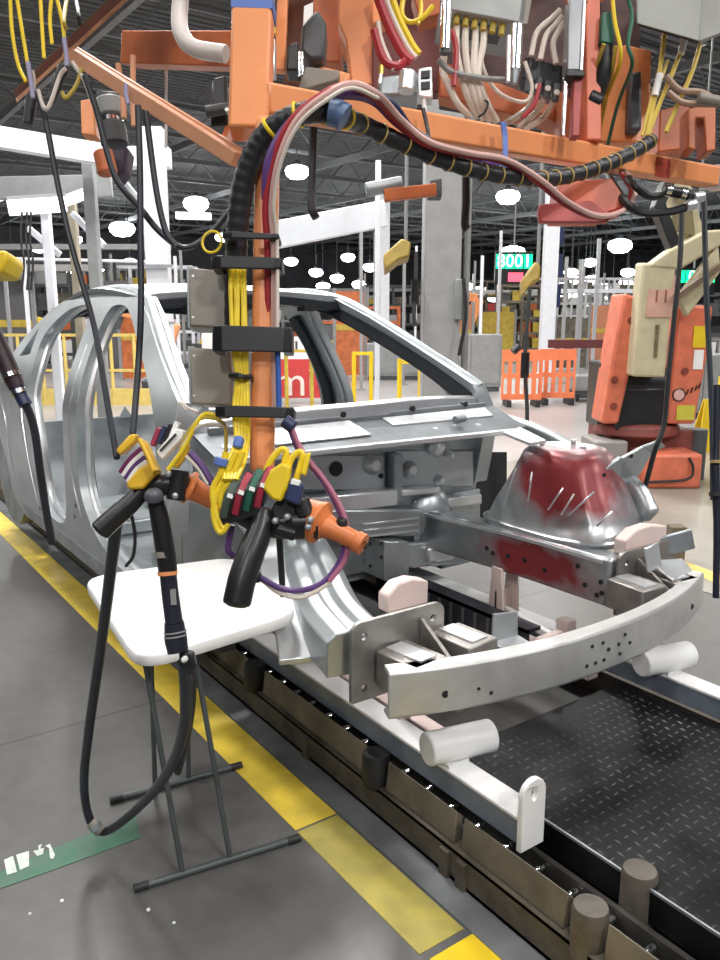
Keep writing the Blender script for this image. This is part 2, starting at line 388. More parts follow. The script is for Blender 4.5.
# white gantry, left
def beam_px(name, label, a, b, da, db, h, dep, m):
    mb = MB(); A, B = PD(*a, da), PD(*b, db); mb.bar([A, B], dep, h); return one(name, label, 'overhead beam', mb, m, .01)
gy = 9.5
beam_px('gantry_beam', 'broad white overhead gantry beam at upper left, uppermost of the left beams', (-60, 128), (122, 158), 8.4, 8.9, .22, .15, COLW)
beam_px('gantry_beam', 'grey overhead beam just below the broad white gantry beam', (-60, 190), (112, 186), 9.6, 9.8, .26, .12, GREYP)
beam_px('gantry_beam', 'short white beam meeting the head of the tall left gantry post', (118, 158), (170, 158), 9.1, 9.1, .22, .2, COLW)
o, p, M = column(168, 9.1, .24, 3.52, COLW, 'tall white gantry post left of the beige grey boxes', .18)
for z in (.9, 1.5, 2.1): MB(M).b2((-.2, -.13, z), (.18, -.1, z + .03)).build('bracket', STEELB, o)
column(107, 9.8, .13, 3.3, GREYP, 'grey post of the left gantry standing behind the car roof', .13)
column(63, 10.5, .11, 3.1, COLW, 'thin white post, leftmost bright post behind the car', .1)
column(87, 12, .12, 3.3, mat('tan_post', (.33, .29, .22), .5), 'tan post between the thin white post and the grey gantry post', .12)
for lab, a, b, d in (('slanting white brace left of the thin white post', (28, 228), (60, 255), 10.5), ('slanting pale brace between the tan post and the grey gantry post', (72, 213), (104, 246), 10.2), ('slanting white brace running down to the tall white gantry post', (122, 180), (163, 232), 9.3)):
    beam_px('diagonal_brace', lab, a, b, d, d, .08, .06, COLW)
def light_fixture(label, a, b, da, db, h):
    A, B = PD(*a, da), PD(*b, db); o = T('strip_light', label, 'strip light', (A + B) / 2)
    MB().bar([A, B], h * .8, h).build('diffuser', GLOWS, o, bevel=.01); MB().bar([A + V((0, 0, h * .6)), B + V((0, 0, h * .6))], h, h * .25).build('housing', WHITE, o)
    return o
GLOWS = mat('strip_glow', (.9, .94, 1.0), .5, emit=2.2, var=.01)
light_fixture('glowing white strip light hanging below the grey beam at left', (8, 208), (66, 204), 9, 9.2, .16)
light_fixture('small glowing strip light leaning right of the leftmost white post', (62, 203), (92, 192), 9.2, 9.5, .10)
light_fixture('short glowing strip light at the left picture edge under the grey beam', (-30, 205), (14, 194), 10, 10, .08)
light_fixture('slim glowing strip light between the white gantry post and the ring of yellow wire', (176, 216), (211, 217), 12, 12, .085)
beam_px('gantry_beam', 'large white overhead beam right of the orange pole, ending at the yellow hoist', (262, 238), (384, 214), 8.6, 8.9, .28, .2, mat('beam_white', (.82, .85, .9), .5, emit=.0, var=.03))
beam_px('gantry_beam', 'thin white rail crossing below the high bay lamps at far left', (-10, 258), (160, 262), 20, 20, .07, .08, COLW)
column(377, 9.1, .06, 3.2, COLW, 'thin white post holding the right end of the large white beam', .06)

# far racks and machines along the hall
def rack(px, d, w, h, lab, m, shelves=4, fill=None, bays=3, dep=.9):
    p, M = place(px, d); o = T('storage_rack', lab, 'rack', p)
    for k in range(bays + 1):
        x = -w / 2 + w * k / bays
        for y in (0, dep): MB(M).b2((x - .05, y - .04, 0), (x + .05, y + .04, h)).build('upright', m, o)
    for s in range(shelves):
        z = .3 + (h - .4) * s / max(shelves - 1, 1); MB(M).b2((-w / 2, -.03, z), (w / 2, dep + .03, z + .1)).build('shelf', m, o)
        if fill and s < shelves - 1:
            for k in range(bays * 2):
                if random.random() < .3: continue
                x = -w / 2 + w * (k + .5) / (bays * 2); bw = w / (bays * 2) * .38; bh = (h / shelves) * random.uniform(.35, .75)
                MB(M).b2((x - bw, .05, z + .1), (x + bw, dep - .1, z + .1 + bh)).build('bin', random.choice(fill), o)
    return o
mixed = [ORANGED, DGREY, GREYP, DYELLOW, WHITE, BROWNL]
rack(20, 26, 6, 3.3, 'tall rack of bins at far left behind the car roof rail', DGREY, 5, mixed, 5)
rack(90, 30, 5, 3.5, 'grey rack of bins seen between the tan post and the grey gantry post', GREYP, 5, mixed, 4)
rack(150, 27, 3, 3.2, 'pale rack of bins standing behind the tall white gantry post', COLW, 5, mixed, 3)
rack(300, 34, 7, 2.4, 'low rack of bins under the large white beam, behind the roof', GREYP, 3, mixed, 5)
rack(350, 28, 3.4, 1.9, 'orange rack of bins seen through the right front door opening', ORANGED, 4, mixed, 3)
rack(408, 36, 4, 2.9, 'dark rack of bins left of the broad grey column', DGREY, 4, mixed, 3)
rack(485, 38, 6, 3.2, 'tan rack full of bins right of the broad grey column', BROWNL, 5, [ORANGED, BROWNL, DYELLOW, REDP, WHITE], 6)
rack(583, 40, 5.5, 3.4, 'pale wire rack left of the orange robot, far back', WHITE, 6, [GREYP, WHITE, BROWNL], 8)
rack(622, 46, 4, 3.3, 'pale wire rack directly behind the orange robot shoulder', WHITE, 6, [GREYP, WHITE, BROWNL], 6)
rack(520, 30, 1.6, 2.7, 'narrow brown machine rack behind the orange barrier', BROWNL, 5, [ORANGED, DYELLOW, DGREY], 2)
rack(700, 26, 4.4, 2.3, 'grey machine rack right of the orange robot', DGREY, 4, [GREYP, WHITE, DGREY], 4)
def far_robot(px, d, s, lab, m):
    p, M = place(px, d); o = T('welding_robot', lab, 'robot', p)
    MB(M).lathe((0, 0, 0), (0, 0, 1), [(0, .45 * s), (.25 * s, .45 * s), (.3 * s, .3 * s), (.7 * s, .28 * s)], 12).build('base', DGREY, o)
    MB(M).bar([(0, 0, .6 * s), (.35 * s, 0, 1.5 * s)], .22 * s, .3 * s, up=(0, 1, 0)).build('lower_arm', m, o, bevel=.03)
    MB(M).bar([(.3 * s, 0, 1.5 * s), (-.8 * s, 0, 1.75 * s)], .2 * s, .24 * s, up=(0, 1, 0)).build('upper_arm', m, o, bevel=.03)
    MB(M).bar([(-.8 * s, 0, 1.75 * s), (-.95 * s, 0, 1.4 * s)], .12 * s, .12 * s, up=(0, 1, 0)).build('wrist', DGREY, o)
    return o
far_robot(205, 22, 1.2, 'distant yellow welding robot left of the beige grey boxes', YELLOW)
far_robot(163, 17, .95, 'distant orange welding robot standing behind the front door opening', ORANGE)
far_robot(36, 22.5, .95, 'distant yellow welding robot behind the rear door opening', YELLOW)
far_robot(462, 26, 1.4, 'distant orange welding robot right of the broad grey column', ORANGE)
far_robot(345, 30, 1.1, 'distant orange welding robot seen through the windshield opening', ORANGE)

rnd = random.Random(3)
for k in range(34):                                                   # thin posts of the far machine cells
    px = (rnd.uniform(0, 62), rnd.uniform(95, 190), rnd.uniform(440, 500), rnd.uniform(555, 600), rnd.uniform(280, 420))[k % 5]; d = rnd.uniform(17, 34); p, M = place(px, d)
    o = T('steel_post', 'thin pale steel post of the distant machine cells', 'post', p, 'thin posts of the far machine cells'); hh = rnd.uniform(2.6, 3.9)
    MB(M).b2((-.035, -.035, 0), (.035, .035, hh)).build('shaft', rnd.choice([COLW, GREYP, COLG, STEELB]), o); MB(M).b2((-.1, -.1, 0), (.1, .1, .03)).build('base_plate', GREYP, o)
for k, (x0, x1, y, d, m, lab) in enumerate(((440, 600, 292, 32, COLG, 'long grey cable tray high above the tan rack right of the broad column'), (270, 420, 290, 38, GREYP, 'grey cable tray below the large white beam'), (-10, 100, 268, 18, COLG, 'grey cable tray behind the leftmost gantry posts'), (560, 640, 291, 30, COLW, 'pale overhead pipe left of the robot arm'), (-10, 170, 247, 22, GREYP, 'dark overhead pipe behind the left gantry'))):
    one('cable_tray', lab, 'cable tray', MB().bar([PD(x0, y, d), PD(x1, y, d)], .3, .14), m)
for k, (px, d, w_, h_, m, lab) in enumerate(((455, 24, 1.0, 1.9, mat('salmon_panel', (.55, .22, .12), .5), 'salmon coloured machine guard right of the broad grey column'), (496, 27, 1.2, 1.7, DYELLOW, 'ochre machine guard in front of the tan rack'), (350, 21, .8, 2.2, ORANGED, 'orange machine guard seen inside the windshield opening'), (340, 26, 1.4, 1.3, mat('dim_grey', (.12, .12, .125), .5), 'dark machine guard seen inside the windshield opening'), (140, 20, .9, 1.8, ORANGED, 'orange machine guard seen through the front door opening'), (14, 19, 1.2, 2.4, MATS['dim_grey'], 'dark machine guard at the left picture edge'), (117, 22, 1.0, 2.5, MATS['dim_grey'], 'dark machine guard between the two gantry posts'), (607, 26, 1.3, 1.9, MATS['salmon_panel'], 'salmon machine guard left behind the robot'), (570, 24, 1.0, 1.5, BROWNL, 'brown machine guard above the right barrier'))):
    p, M = place(px, d); o = T('machine_guard', lab, 'machine', p); MB(M).b2((-w_ / 2, 0, .05), (w_ / 2, .05, h_)).build('panel', m, o); 
    for sx in (-1, 1): MB(M).b2((sx * w_ / 2 - .04, -.02, 0), (sx * w_ / 2 + .04, .08, h_ + .08)).build('post', GREYP, o)
    MB(M).b2((-w_ / 2, -.01, h_ * .55), (w_ / 2, 0, h_ * .62)).build('stripe', DYELLOW, o)
# yellow guard rails
def guard(px0, px1, d, h, lab, m=YELLOW, n=4, rails=(.55, 1.0), kick=None, d2=None):
    A, B = GD(px0, d), GD(px1, d2 or d); o = T('guard_rail', lab, 'guard rail', (A + B) / 2)
    for k in range(n):
        q = A.lerp(B, k / (n - 1)); MB().bar([q, q + V((0, 0, h))], .05, .05, up=(1, 0, 0)).build('post', m, o)
    for z in rails: MB().bar([A + V((0, 0, z * h)), B + V((0, 0, z * h))], .04, .05).build('rail', m, o)
    if kick: MB().bar([A + V((0, 0, kick / 2)), B + V((0, 0, kick / 2))], .04, kick).build('kick_plate', m, o)
    return o
guard(0, 160, 14.5, 1.25, 'long yellow guard rail with deep kick plate behind the car doors', mat('pale_guard_yellow', (.72, .55, .16), .5, var=.1), 8, (.5, 1.0), .30)
guard(354, 371, 13.6, 1.0, 'short yellow hoop rail seen through the windshield opening', YELLOW, 2, (.97,))
guard(399, 440, 12.3, .95, 'yellow hoop rail at the foot of the broad grey column', YELLOW, 3, (.95,))
guard(262, 312, 13.9, 1.05, 'yellow rail in front of the red lettered banner', DYELLOW, 3, (.95,))
p, M = place(304, 14.6); ban = T('banner', 'red and white banner with large letters seen through the car', 'banner', p)
MB(M).b2((-.72, 0, .12), (.42, .02, .82)).build('red_sheet', REDP, ban); MB(M).b2((-.72, 0, .82), (.42, .02, 1.22)).build('white_band', WHITE, ban)
text_mesh('mi', .78, M @ Matrix.Translation((-.16, -.008, .40)) @ Matrix.Rotation(PI / 2, 4, 'X'), mat('banner_letter', (.75, .68, .62), .6, var=.03), 'lettering', ban, .004)
mb = MB(M)
for k in range(4): mb.b2((-.62 + k * .16, -.012, .95), (-.58 + k * .16, 0, 1.14))
mb.build('tick_marks', DGREY, ban)
for sx in (-.7, .4): MB(M).b2((sx - .02, .02, 0), (sx + .02, .06, 1.2)).build('post', GREYP, ban)

# orange slotted barriers
def barrier(px, d, w, lab):
    p, M = place(px, d); o = T('plastic_barrier', lab, 'barrier', p); mb = MB(M)
    outer = [(-w / 2, .12), (w / 2, .12), (w / 2, 1.0), (-w / 2, 1.0)]; holes = []
    k = 5
    for i in range(k):
        x0 = -w / 2 + w * (i + .25) / k; x1 = -w / 2 + w * (i + .75) / k
        holes.append([(x0, .22), (x1, .22), (x1, .5), (x0, .5)]); holes.append([(x0, .58), (x1, .58), (x1, .8), (x0, .8)])
    mb.plates(outer, holes, lambda a, b: (a, 0, b), (0, .05, 0)); mb.build('panel', BARR, o)
    for sx in (-.35, .35): MB(M).b2((sx * w - .04, -.22, 0), (sx * w + .04, .26, .12)).build('foot', BLACK, o)
    return o
BARR = mat('barrier_orange', (.85, .22, .09), .5, var=.08)
barrier(521, 14.3, .72, 'orange slotted plastic barrier, left of the two behind the strut tower')
barrier(556, 14.6, .66, 'orange slotted plastic barrier, right of the two behind the strut tower')
p, M = place(585, 15.5); one('barrier_beam', 'dark maroon horizontal beam between the barriers and the robot', 'rail', MB(M).b2((-.75, 0, .98), (.6, .1, 1.14)), mat('maroon', (.12, .03, .03), .5), .01)
p, M = place(588, 15.2); cart = T('parts_cart', 'low grey parts cart standing between the orange barrier and the robot', 'cart', p)
MB(M).b2((-.32, -.2, .2), (.3, .3, .5)).build('bin', GREYP, cart, bevel=.03)
for x in (-.25, .25):
    for y in (-.15, .2): MB(M).cyl((x - .02, y, .07), (x + .02, y, .07), .07, n=10).build('caster', BLACK, cart); 
mb = MB(M); mb.b2((-.3, -.18, .07), (.28, .28, .21)); mb.build('chassis', DGREY, cart)
# blue-grey low equipment on the bright floor behind the cowl
for px, d, lab, m, w, h in ((470, 17, 'low grey cabinet right of the broad grey column', GREYP, 1.3, 1.2), (700, 12.5, 'grey control cabinet right behind the robot side panel', GREYP, 1.0, 1.0), (395, 20, 'low grey crate seen left of the broad grey column', GREYP, 1.4, .9), (230, 18, 'white cabinet hidden partly by the orange pole', WHITE, 1.2, 1.2)):
    p, M = place(px, d); o = T('machine_cabinet', lab, 'cabinet', p)
    MB(M).b2((-w / 2, 0, .1), (w / 2, .6, h)).build('body', m, o, bevel=.02); MB(M).b2((-w / 2 + .05, -.02, .18), (-.01, 0, h - .06)).build('door', m, o); MB(M).b2((.01, -.02, .18), (w / 2 - .05, 0, h - .06)).build('door', m, o)
    MB(M).b2((-w / 2 + .03, .03, 0), (w / 2 - .03, .57, .1)).build('plinth', DGREY, o)

# message boards
def board(px, py, d, w, h, lab, txt):
    p = PD(px, py, d); M = frame_at(p); o = T('message_board', lab, 'display', p)
    MB(M).b2((-w / 2, 0, -h / 2), (w / 2, .18, h / 2)).build('case', BLACKP, o, bevel=.01)
    for k in range(4):
        x = -w / 2 + w * (k + .5) / 4; MB(M).b2((x - w * .11, -.012, -.02 * h), (x + w * .11, 0, h * .42)).build('green_field', GREENL, o)
    text_mesh(txt, h * .55, M @ Matrix.Translation((0, -.016, .2 * h)) @ Matrix.Rotation(PI / 2, 4, 'X'), PALEL, 'digits', o, .002)
    MB(M).b2((-w * .15, -.012, -h * .42), (w * .25, 0, -h * .14)).build('red_field', REDL, o)
    MB(M).cyl((0, .09, h / 2), (0, .09, 8.2 - p.z), .02, n=6).build('hanger', GREYP, o)
    return o
board(514, 268, 24, 1.12, .95, 'hanging green and red lit message board left of the white column', '8001')
board(695, 282, 15, .75, .5, 'dark hanging message board right of the robot arm with red lamp', '01')

# ================================================================== LARGE ROBOT beyond the car
RP, RM = place(636, 8.0); rb = T('industrial_robot', 'large orange industrial robot with cream arm standing beyond the strut tower', 'robot', RP)
def rz(y): return (478 - y) / 98.0
def rx(x): return (x - 650) / 100.0
MB(RM).prism([(-.45, -.25, .58), (-.29, -.25, .58), (-.19, -.25, 1.2), (-.06, -.25, 1.72), (-.32, -.25, 1.80), (-.38, -.25, 1.3)], (0, .4, 0)).build('side_panel', ROBOT, rb, bevel=.03, seg=3)
MB(RM).prism([(.17, -.25, .58), (.44, -.25, .58), (.50, -.25, 1.2), (.52, -.25, 1.68), (.20, -.25, 1.70)], (0, .4, 0)).build('side_panel', ROBOT, rb, bevel=.03, seg=3)
mb = MB(RM); mb.b2((-.40, .05, .5), (.2, .5, 1.15)); mb.b2((-.3, -.2, .5), (.15, .1, .92)); mb.cyl((-.32, 0, .95), (.18, 0, .95), .2); mb.build('turret', BLACKP, rb, bevel=.02)
MB(RM).bar([(-.10, -.33, 1.04), (-.09, -.33, 1.6), (-.09, -.36, 2.06)], .30, .22, up=(0, 1, 0)).build('lower_arm', CREAM, rb, bevel=.025, seg=3)
mb = MB(RM); mb.prism([(-.2, -.48, 2.02), (.1, -.48, 2.0), (.46, -.5, 2.22), (.46, -.5, 2.34), (.3, -.5, 2.33), (-.02, -.5, 2.16)], (0, .2, 0)); mb.prism([(.1, -.46, 1.75), (.42, -.48, 2.22), (.46, -.48, 1.98), (.2, -.46, 1.58)], (0, .1, 0)); mb.build('upper_arm', CREAM, rb, bevel=.02)
MB(RM).bar([(.05, -.53, 1.75), (.42, -.55, 2.03)], .05, .09, up=(0, 1, 0)).build('balance_rod', mat('umber_rod', (.16, .11, .07), .5), rb)
mb = MB(RM); mb.prism([(.0, -.3, 2.80), (.16, -.3, 2.86), (.34, -.3, 2.4), (.36, -.3, 2.2), (.2, -.3, 2.25)], (0, .25, 0)); mb.build('elbow', CREAM, rb, bevel=.03)
MB(RM).bar([(.12, -.33, 2.1), (-.1, -.33, 2.55), (-.02, -.3, 2.75)], .1, .16, up=(0, 1, 0)).build('cable_carrier', BLACKP, rb, bevel=.01)
MB(RM).prism([(.02, -.335, 2.35), (.1, -.335, 2.72), (.2, -.335, 2.62), (.26, -.335, 2.3)], (0, .03, 0)).build('elbow_cover', mat('olive_cover', (.22, .18, .09), .5), rb)
mb = MB(RM); mb.b2((-.1, -.5, 0), (.44, .1, .33)); mb.build('base', ROBOT, rb, bevel=.03)
mb = MB(RM); mb.b2((-.34, -.1, .0), (.5, .6, .5)); mb.lathe((.0, .1, .45), (0, 0, 1), [(0, .42), (.1, .40), (.12, .3)], 24); mb.build('pedestal', mat('dark_red_base', (.20, .05, .04), .5, var=.3), rb, bevel=.02)
mb = MB(RM); mb.cyl((.56, 0, 0), (.56, 0, .5), .11); mb.build('motor', DGREY, rb, bevel=.01)
mb = MB(RM); mb.b2((-.52, -.3, .02), (-.2, .2, .42)); mb.build('junction_box', mat('dusty_grey', (.30, .28, .27), .5), rb, bevel=.02)
MB(RM).tube([(.3, -.51, .3), (.34, -.53, .2), (.28, -.54, .1), (-.1, -.53, .07)], .012, 6).build('cable', BLACK, rb)
MB(RM).b2((-.17, -.455, 1.58), (.07, -.44, 1.95)).build('faded_label', mat('pink_label', (.62, .36, .28), .5), rb)
text_mesh('11', .16, RM @ Matrix.Translation((-.05, -.458, 1.76)) @ Matrix.Rotation(PI / 2, 4, 'X'), mat('label_ink', (.30, .10, .08), .6), 'lettering', rb, .002)
mb = MB(RM)
for k in range(6): mb.b2((-.075, -.455, 1.22 + k * .05), (-.045, -.44, 1.26 + k * .05))
mb.build('vertical_lettering', mat('olive_ink', (.16, .13, .06), .6), rb)
MB(RM).b2((.37, -.262, 1.1), (.46, -.25, 1.28)).build('white_label', WPLAST, rb); MB(RM).b2((.35, -.262, 1.3), (.47, -.25, 1.5)).build('yellow_label', YELLOW, rb)
MB(RM).b2((.25, -.262, .62), (.42, -.25, .76)).build('yellow_label', mat('lime_label', (.6, .55, .06), .5), rb)
MB(RM).lathe((.26, -.25, .86), (0, -1, 0), [(0, .06), (.008, .06), (.009, .05)], 20).build('round_emblem', mat('emblem_rose', (.75, .45, .40), .4), rb)
mb = MB(RM); mb.torus((.26, -.26, .86), (0, 1, 0), .058, .006)
for k, (x, z) in enumerate(((.33, .88), (.37, .90), (.41, .92), (.44, .94))): mb.bar([(x, -.257, z - .02), (x + .015, -.257, z + .03)], .01, .012, up=(0, 1, 0))
mb.build('script_lettering', BLACKP, rb)
for x, z in ((-.36, 1.0), (-.35, .75), (.3, 1.08), (-.24, 1.55)): MB(RM).cyl((x, -.262, z), (x, -.25, z), .035, n=12).build('bolt_recess', mat('deep_rust', (.25, .05, .03), .5), rb)
# things around the robot
p, M = place(706, 9.6); tri = T('warning_sign', 'yellow folding floor sign at the right edge behind the robot', 'sign', p)
MB(M).prism([(-.14, -.1, 0), (.14, -.1, 0), (.06, 0, .62), (-.06, 0, .62)], (0, .02, 0)).build('panel', YELLOW, tri); MB(M).prism([(-.14, .2, 0), (.14, .2, 0), (.06, .04, .62), (-.06, .04, .62)], (0, .02, 0)).build('panel', YELLOW, tri)
p, M = place(716, 8.8); o = T('guard_rail', 'yellow guard post at the right picture edge beside the robot', 'guard rail', p)
MB(M).b2((-.04, -.04, 0), (.04, .04, .95)).build('post', YELLOW, o); MB(M).b2((-.02, -.03, .85), (.7, .03, .95)).build('rail', YELLOW, o)
p = PZ(674, 562, 0); M = frame_at(p); one('floor_post', 'short brown post standing on the floor right of the strut tower', 'post', MB(M).b2((-.05, -.05, 0), (.05, .05, .25)), mat('post_brown', (.16, .125, .085), .6), .006)
struct(MB().prism([PZ(628, 545, .004), PZ(618, 534, .004), PZ(660, 552, .004), PZ(735, 580, .004), PZ(735, 592, .004)], (0, 0, .002)).build('trim_60', mat('pale_yellow_line', (.70, .55, .16), .5, var=.15, vscale=20)))

# ================================================================== CONVEYOR
cv = T('conveyor', 'floor conveyor with brown side channels carrying the skid', 'conveyor', (2.0, 3, 0))
mb = MB(); mb.b2((1.388, -.4, .006), (1.402, 12, .105)); mb.b2((1.388, -.4, .095), (1.44, 12, .108)); mb.b2((1.388, -.4, .006), (1.44, 12, .016)); mb.build('side_channel', BROWN, cv)
ys = [-.4, .99, 1.11, 1.485, 1.515, 1.84, 1.96, 2.66, 2.8, 3.5, 3.66, 5, 5.1, 12]
for a_, b_ in zip(ys[::2], ys[1::2]): MB().prism([(1.402, a_, .108), (1.440, a_, .108), (1.436, a_, .185), (1.414, a_, .205)], (0, b_ - a_, 0)).build('guard_plate', BROWNL, cv, bevel=.003)
for y in (1.46, 1.53, 2.3, .2): MB().b2((1.376, y - .018, 0), (1.39, y + .018, .09)).build('foot_bracket', BROWN, cv, bevel=.002)
for y in (1.05,):
    MB().lathe((1.425, y, .07), (0, 0, 1), [(0, .043), (.012, .046), (.125, .045), (.137, .041)], 24).build('guide_roller', mat('worn_roller', (.10, .085, .07), .5, var=.3, vscale=20), cv)
    MB().lathe((1.615, y, .07), (0, 0, 1), [(0, .043), (.012, .046), (.14, .045), (.152, .041)], 24).build('guide_roller', MATS['worn_roller'], cv)
for y in (1.9, 2.73, 3.58, .2):
    MB().lathe((1.408, y, .10), (0, 0, 1), [(0, .043), (.012, .046), (.1, .045), (.11, .041)], 24).build('guide_roller', BLACK, cv)
MB().b2((1.44, -.4, .0), (1.60, 12, .03)).build('chain_bed', BLACK, cv)
MB().b2((1.555, -.4, .03), (1.572, 12, .12)).build('inner_rail', mat('dark_worn_steel', (.07, .065, .06), .45, .5, var=.4), cv)
MB().b2((1.46, -.4, .03), (1.472, 12, .09)).build('inner_rail', MATS['dark_worn_steel'], cv)
MB().b2((2.66, -.4, .006), (2.70, 12, .12)).build('side_channel', BROWN, cv)
MB().b2((1.62, 2.6, .0), (2.66, 12, .03)).build('pit_floor', DGREY, cv)
ch = T('conveyor_chain', 'steel drive chain with bright pins between the guard plate and black platform', 'chain', (1.51, 2, .03))
for k in range(26):
    y = .72 + k * .118
    mb = MB(); mb.b2((1.478, y - .05, .035), (1.545, y + .05, .085)); mb.build('link', DGREY, ch, bevel=.01)
    MB().cyl((1.475, y, .092), (1.55, y, .092), .013, n=10).build('pin', CHROME, ch)

def diamond_material():
    m = bpy.data.materials.new('black_tread_plate'); m.use_nodes = True; nt = m.node_tree; b = nt.nodes['Principled BSDF']
    tc = nt.nodes.new('ShaderNodeTexCoord'); nz = nt.nodes.new('ShaderNodeTexNoise'); nz.inputs['Scale'].default_value = 5; nz.inputs['Detail'].default_value = 6
    nt.links.new(tc.outputs['Object'], nz.inputs['Vector'])
    r1 = nt.nodes.new('ShaderNodeValToRGB'); r1.color_ramp.elements[0].color = (.004, .004, .0045, 1); r1.color_ramp.elements[1].color = (.022, .022, .023, 1); r1.color_ramp.elements[0].position = .4; r1.color_ramp.elements[1].position = .72
    nt.links.new(nz.outputs['Fac'], r1.inputs['Fac']); nt.links.new(r1.outputs['Color'], b.inputs['Base Color'])
    r2 = nt.nodes.new('ShaderNodeMapRange'); r2.inputs['To Min'].default_value = .3; r2.inputs['To Max'].default_value = .6; nt.links.new(nz.outputs['Fac'], r2.inputs['Value']); nt.links.new(r2.outputs[0], b.inputs['Roughness'])
    b.inputs['Metallic'].default_value = 0; b.inputs['Specular IOR Level'].default_value = .16; return m
TREAD = diamond_material()
pf = T('tread_platform', 'black raised tread plate platform between the skid rails', 'platform', (2.1, .6, 0))
MB().b2((1.60, -.7, .10), (2.50, 1.78, .198)).build('deck', TREAD, pf, bevel=.003)
MB().b2((1.598, -.7, .192), (1.604, 1.78, .2)).build('edge_glint', STEELD, pf)  # lighter strip paints the glints along the deck edge
mb = MB(); mb.b2((1.63, -.65, 0), (2.47, 1.7, .1)); mb.build('base', BLACK, pf)
mb = MB(); s_ = .036; i0 = 0
ny = int(2.2 / s_)
for j in range(ny):
    for i in range(int(.88 / s_)):
        x = 1.615 + i * s_; y = -.45 + j * s_
        if (i + j) % 2 == 0: dx, dy = .0135, .003
        else: dx, dy = .003, .0135
        c = [mb.v((x - dx, y, .198)), mb.v((x, y - dy, .198)), mb.v((x + dx, y, .198)), mb.v((x, y + dy, .198))]; t = mb.v((x, y, .2025))
        for q in range(4): mb.face((c[q], c[(q + 1) % 4], t))
tp = mb.build('tread_lug', mat('tread_lug_glint', (.30, .30, .30), .3, .6, vscale=5, rgb2=(.02, .02, .02)), pf); tp['kind'] = 'stuff'  # pale metal on the lugs paints their sparkle
struct(MB().b2((2.705, -.7, 0), (3.05, 12, .004)).build('trim_61', MATS['grey_steel_edge']))

# ================================================================== SKID that carries the car
sk = T('car_skid', 'grey and pink steel skid with two long rails under the car body', 'skid', (2.03, 3.5, .2))
for x0, x1 in ((1.447, 1.527), (2.525, 2.605)):
    mb = MB(); mb.b2((x0, 1.315, .205), (x1, 6.6, .278)); mb.build('side_rail', SKID, sk, bevel=.004)
    MB().b2((x0 - .003, 1.315, .278), (x1 + .003, 6.6, .288)).build('rail_cap', WHITE, sk, bevel=.002)
    cx = (x0 + x1) / 2; hw = .045; mb = MB(); pr = [(-hw, .19), (hw, .19), (hw, .35)] + [(hw * math.cos(t * PI / 8), .35 + hw * math.sin(t * PI / 8)) for t in range(1, 8)] + [(-hw, .35)]
    ho = [(.012 * math.cos(t * PI / 6), .352 + .02 * math.sin(t * PI / 6)) for t in range(12)]
    mb.plates(pr, [ho], lambda a, b: (cx + a, 1.295, b), (0, .018, 0)); mb.build('end_lug', WHITE, sk, bevel=.003)
    xa, xb = (1.405, 1.625) if x0 < 2 else (2.43, 2.665)
    MB().cyl((xa, 1.645, .343), (xb, 1.60, .338), .050, n=28).build('support_peg', WHITE, sk, bevel=.006)
    MB().b2((cx - .04, 1.59, .287), (cx + .04, 1.66, .30)).build('peg_saddle', WHITE, sk)
for y in (2.35, 3.9, 5.4): MB().b2((1.52, y, .20), (2.53, y + .07, .27)).build('cross_member', PINKP, sk, bevel=.005)
MB().b2((1.56, 1.78, .215), (1.62, 3.9, .275)).build('inner_rail', PINKP, sk, bevel=.005)
MB().b2((2.40, 1.85, .20), (2.46, 3.9, .26)).build('inner_rail', PINKP, sk, bevel=.005)
def bracket(x, y, h, nm='support_post', w=.09, z0=.275):
    mb = MB()
    for dx in (-w / 2, w / 2): mb.prism([(x + dx, y - .05, z0), (x + dx, y + .05, z0), (x + dx, y + .03, z0 + h), (x + dx, y - .03, z0 + h)], (.012, 0, 0))
    mb.b2((x - w / 2, y - .008, z0), (x + w / 2, y + .008, z0 + h * .6)); return mb.build(nm, PINKP, sk, bevel=.003)
bracket(1.60, 2.46, .19, w=.1); bracket(2.43, 2.35, .26); bracket(2.43, 3.3, .2); bracket(1.60, 3.6, .2)
# cradle bars and pink locating blocks
mb = MB(); mb.bar([PZ(515, 652, .34), PZ(560, 634, .34)], .035, .035); mb.build('cradle_bar', PINKP, sk, bevel=.004)
MB().bar([PZ(505, 609, .34), PZ(562, 642, .34)], .03, .03).build('cradle_bar', WHITE, sk, bevel=.004)
mb = MB(); q = PZ(566, 628, .34); mb.b2((q.x - .03, q.y - .03, .22), (q.x + .03, q.y + .03, .38)); mb.build('locating_block', PINKP, sk, bevel=.006)
rl = MB(); rl.b2((2.185, 1.98, .24), (2.20, 2.95, .42)); rl.b2((2.185, 1.98, .405), (2.26, 2.95, .42)); rl.build('comb_rail', mat('comb_black', (.025, .025, .035), .4, .2), sk)
for k in range(12): y = 2.03 + k * .075; MB().b2((2.176, y, .27), (2.187, y + .012, .40)).build('comb_tooth', DGREY, sk)
struct(MB().b2((1.63, 1.79, .0), (2.5, 2.6, .02)).build('trim_62', mat('pit_reflect_grey', (.115, .11, .104), .5, var=.1)))  # grey slab paints the light reflecting off the plate under the car

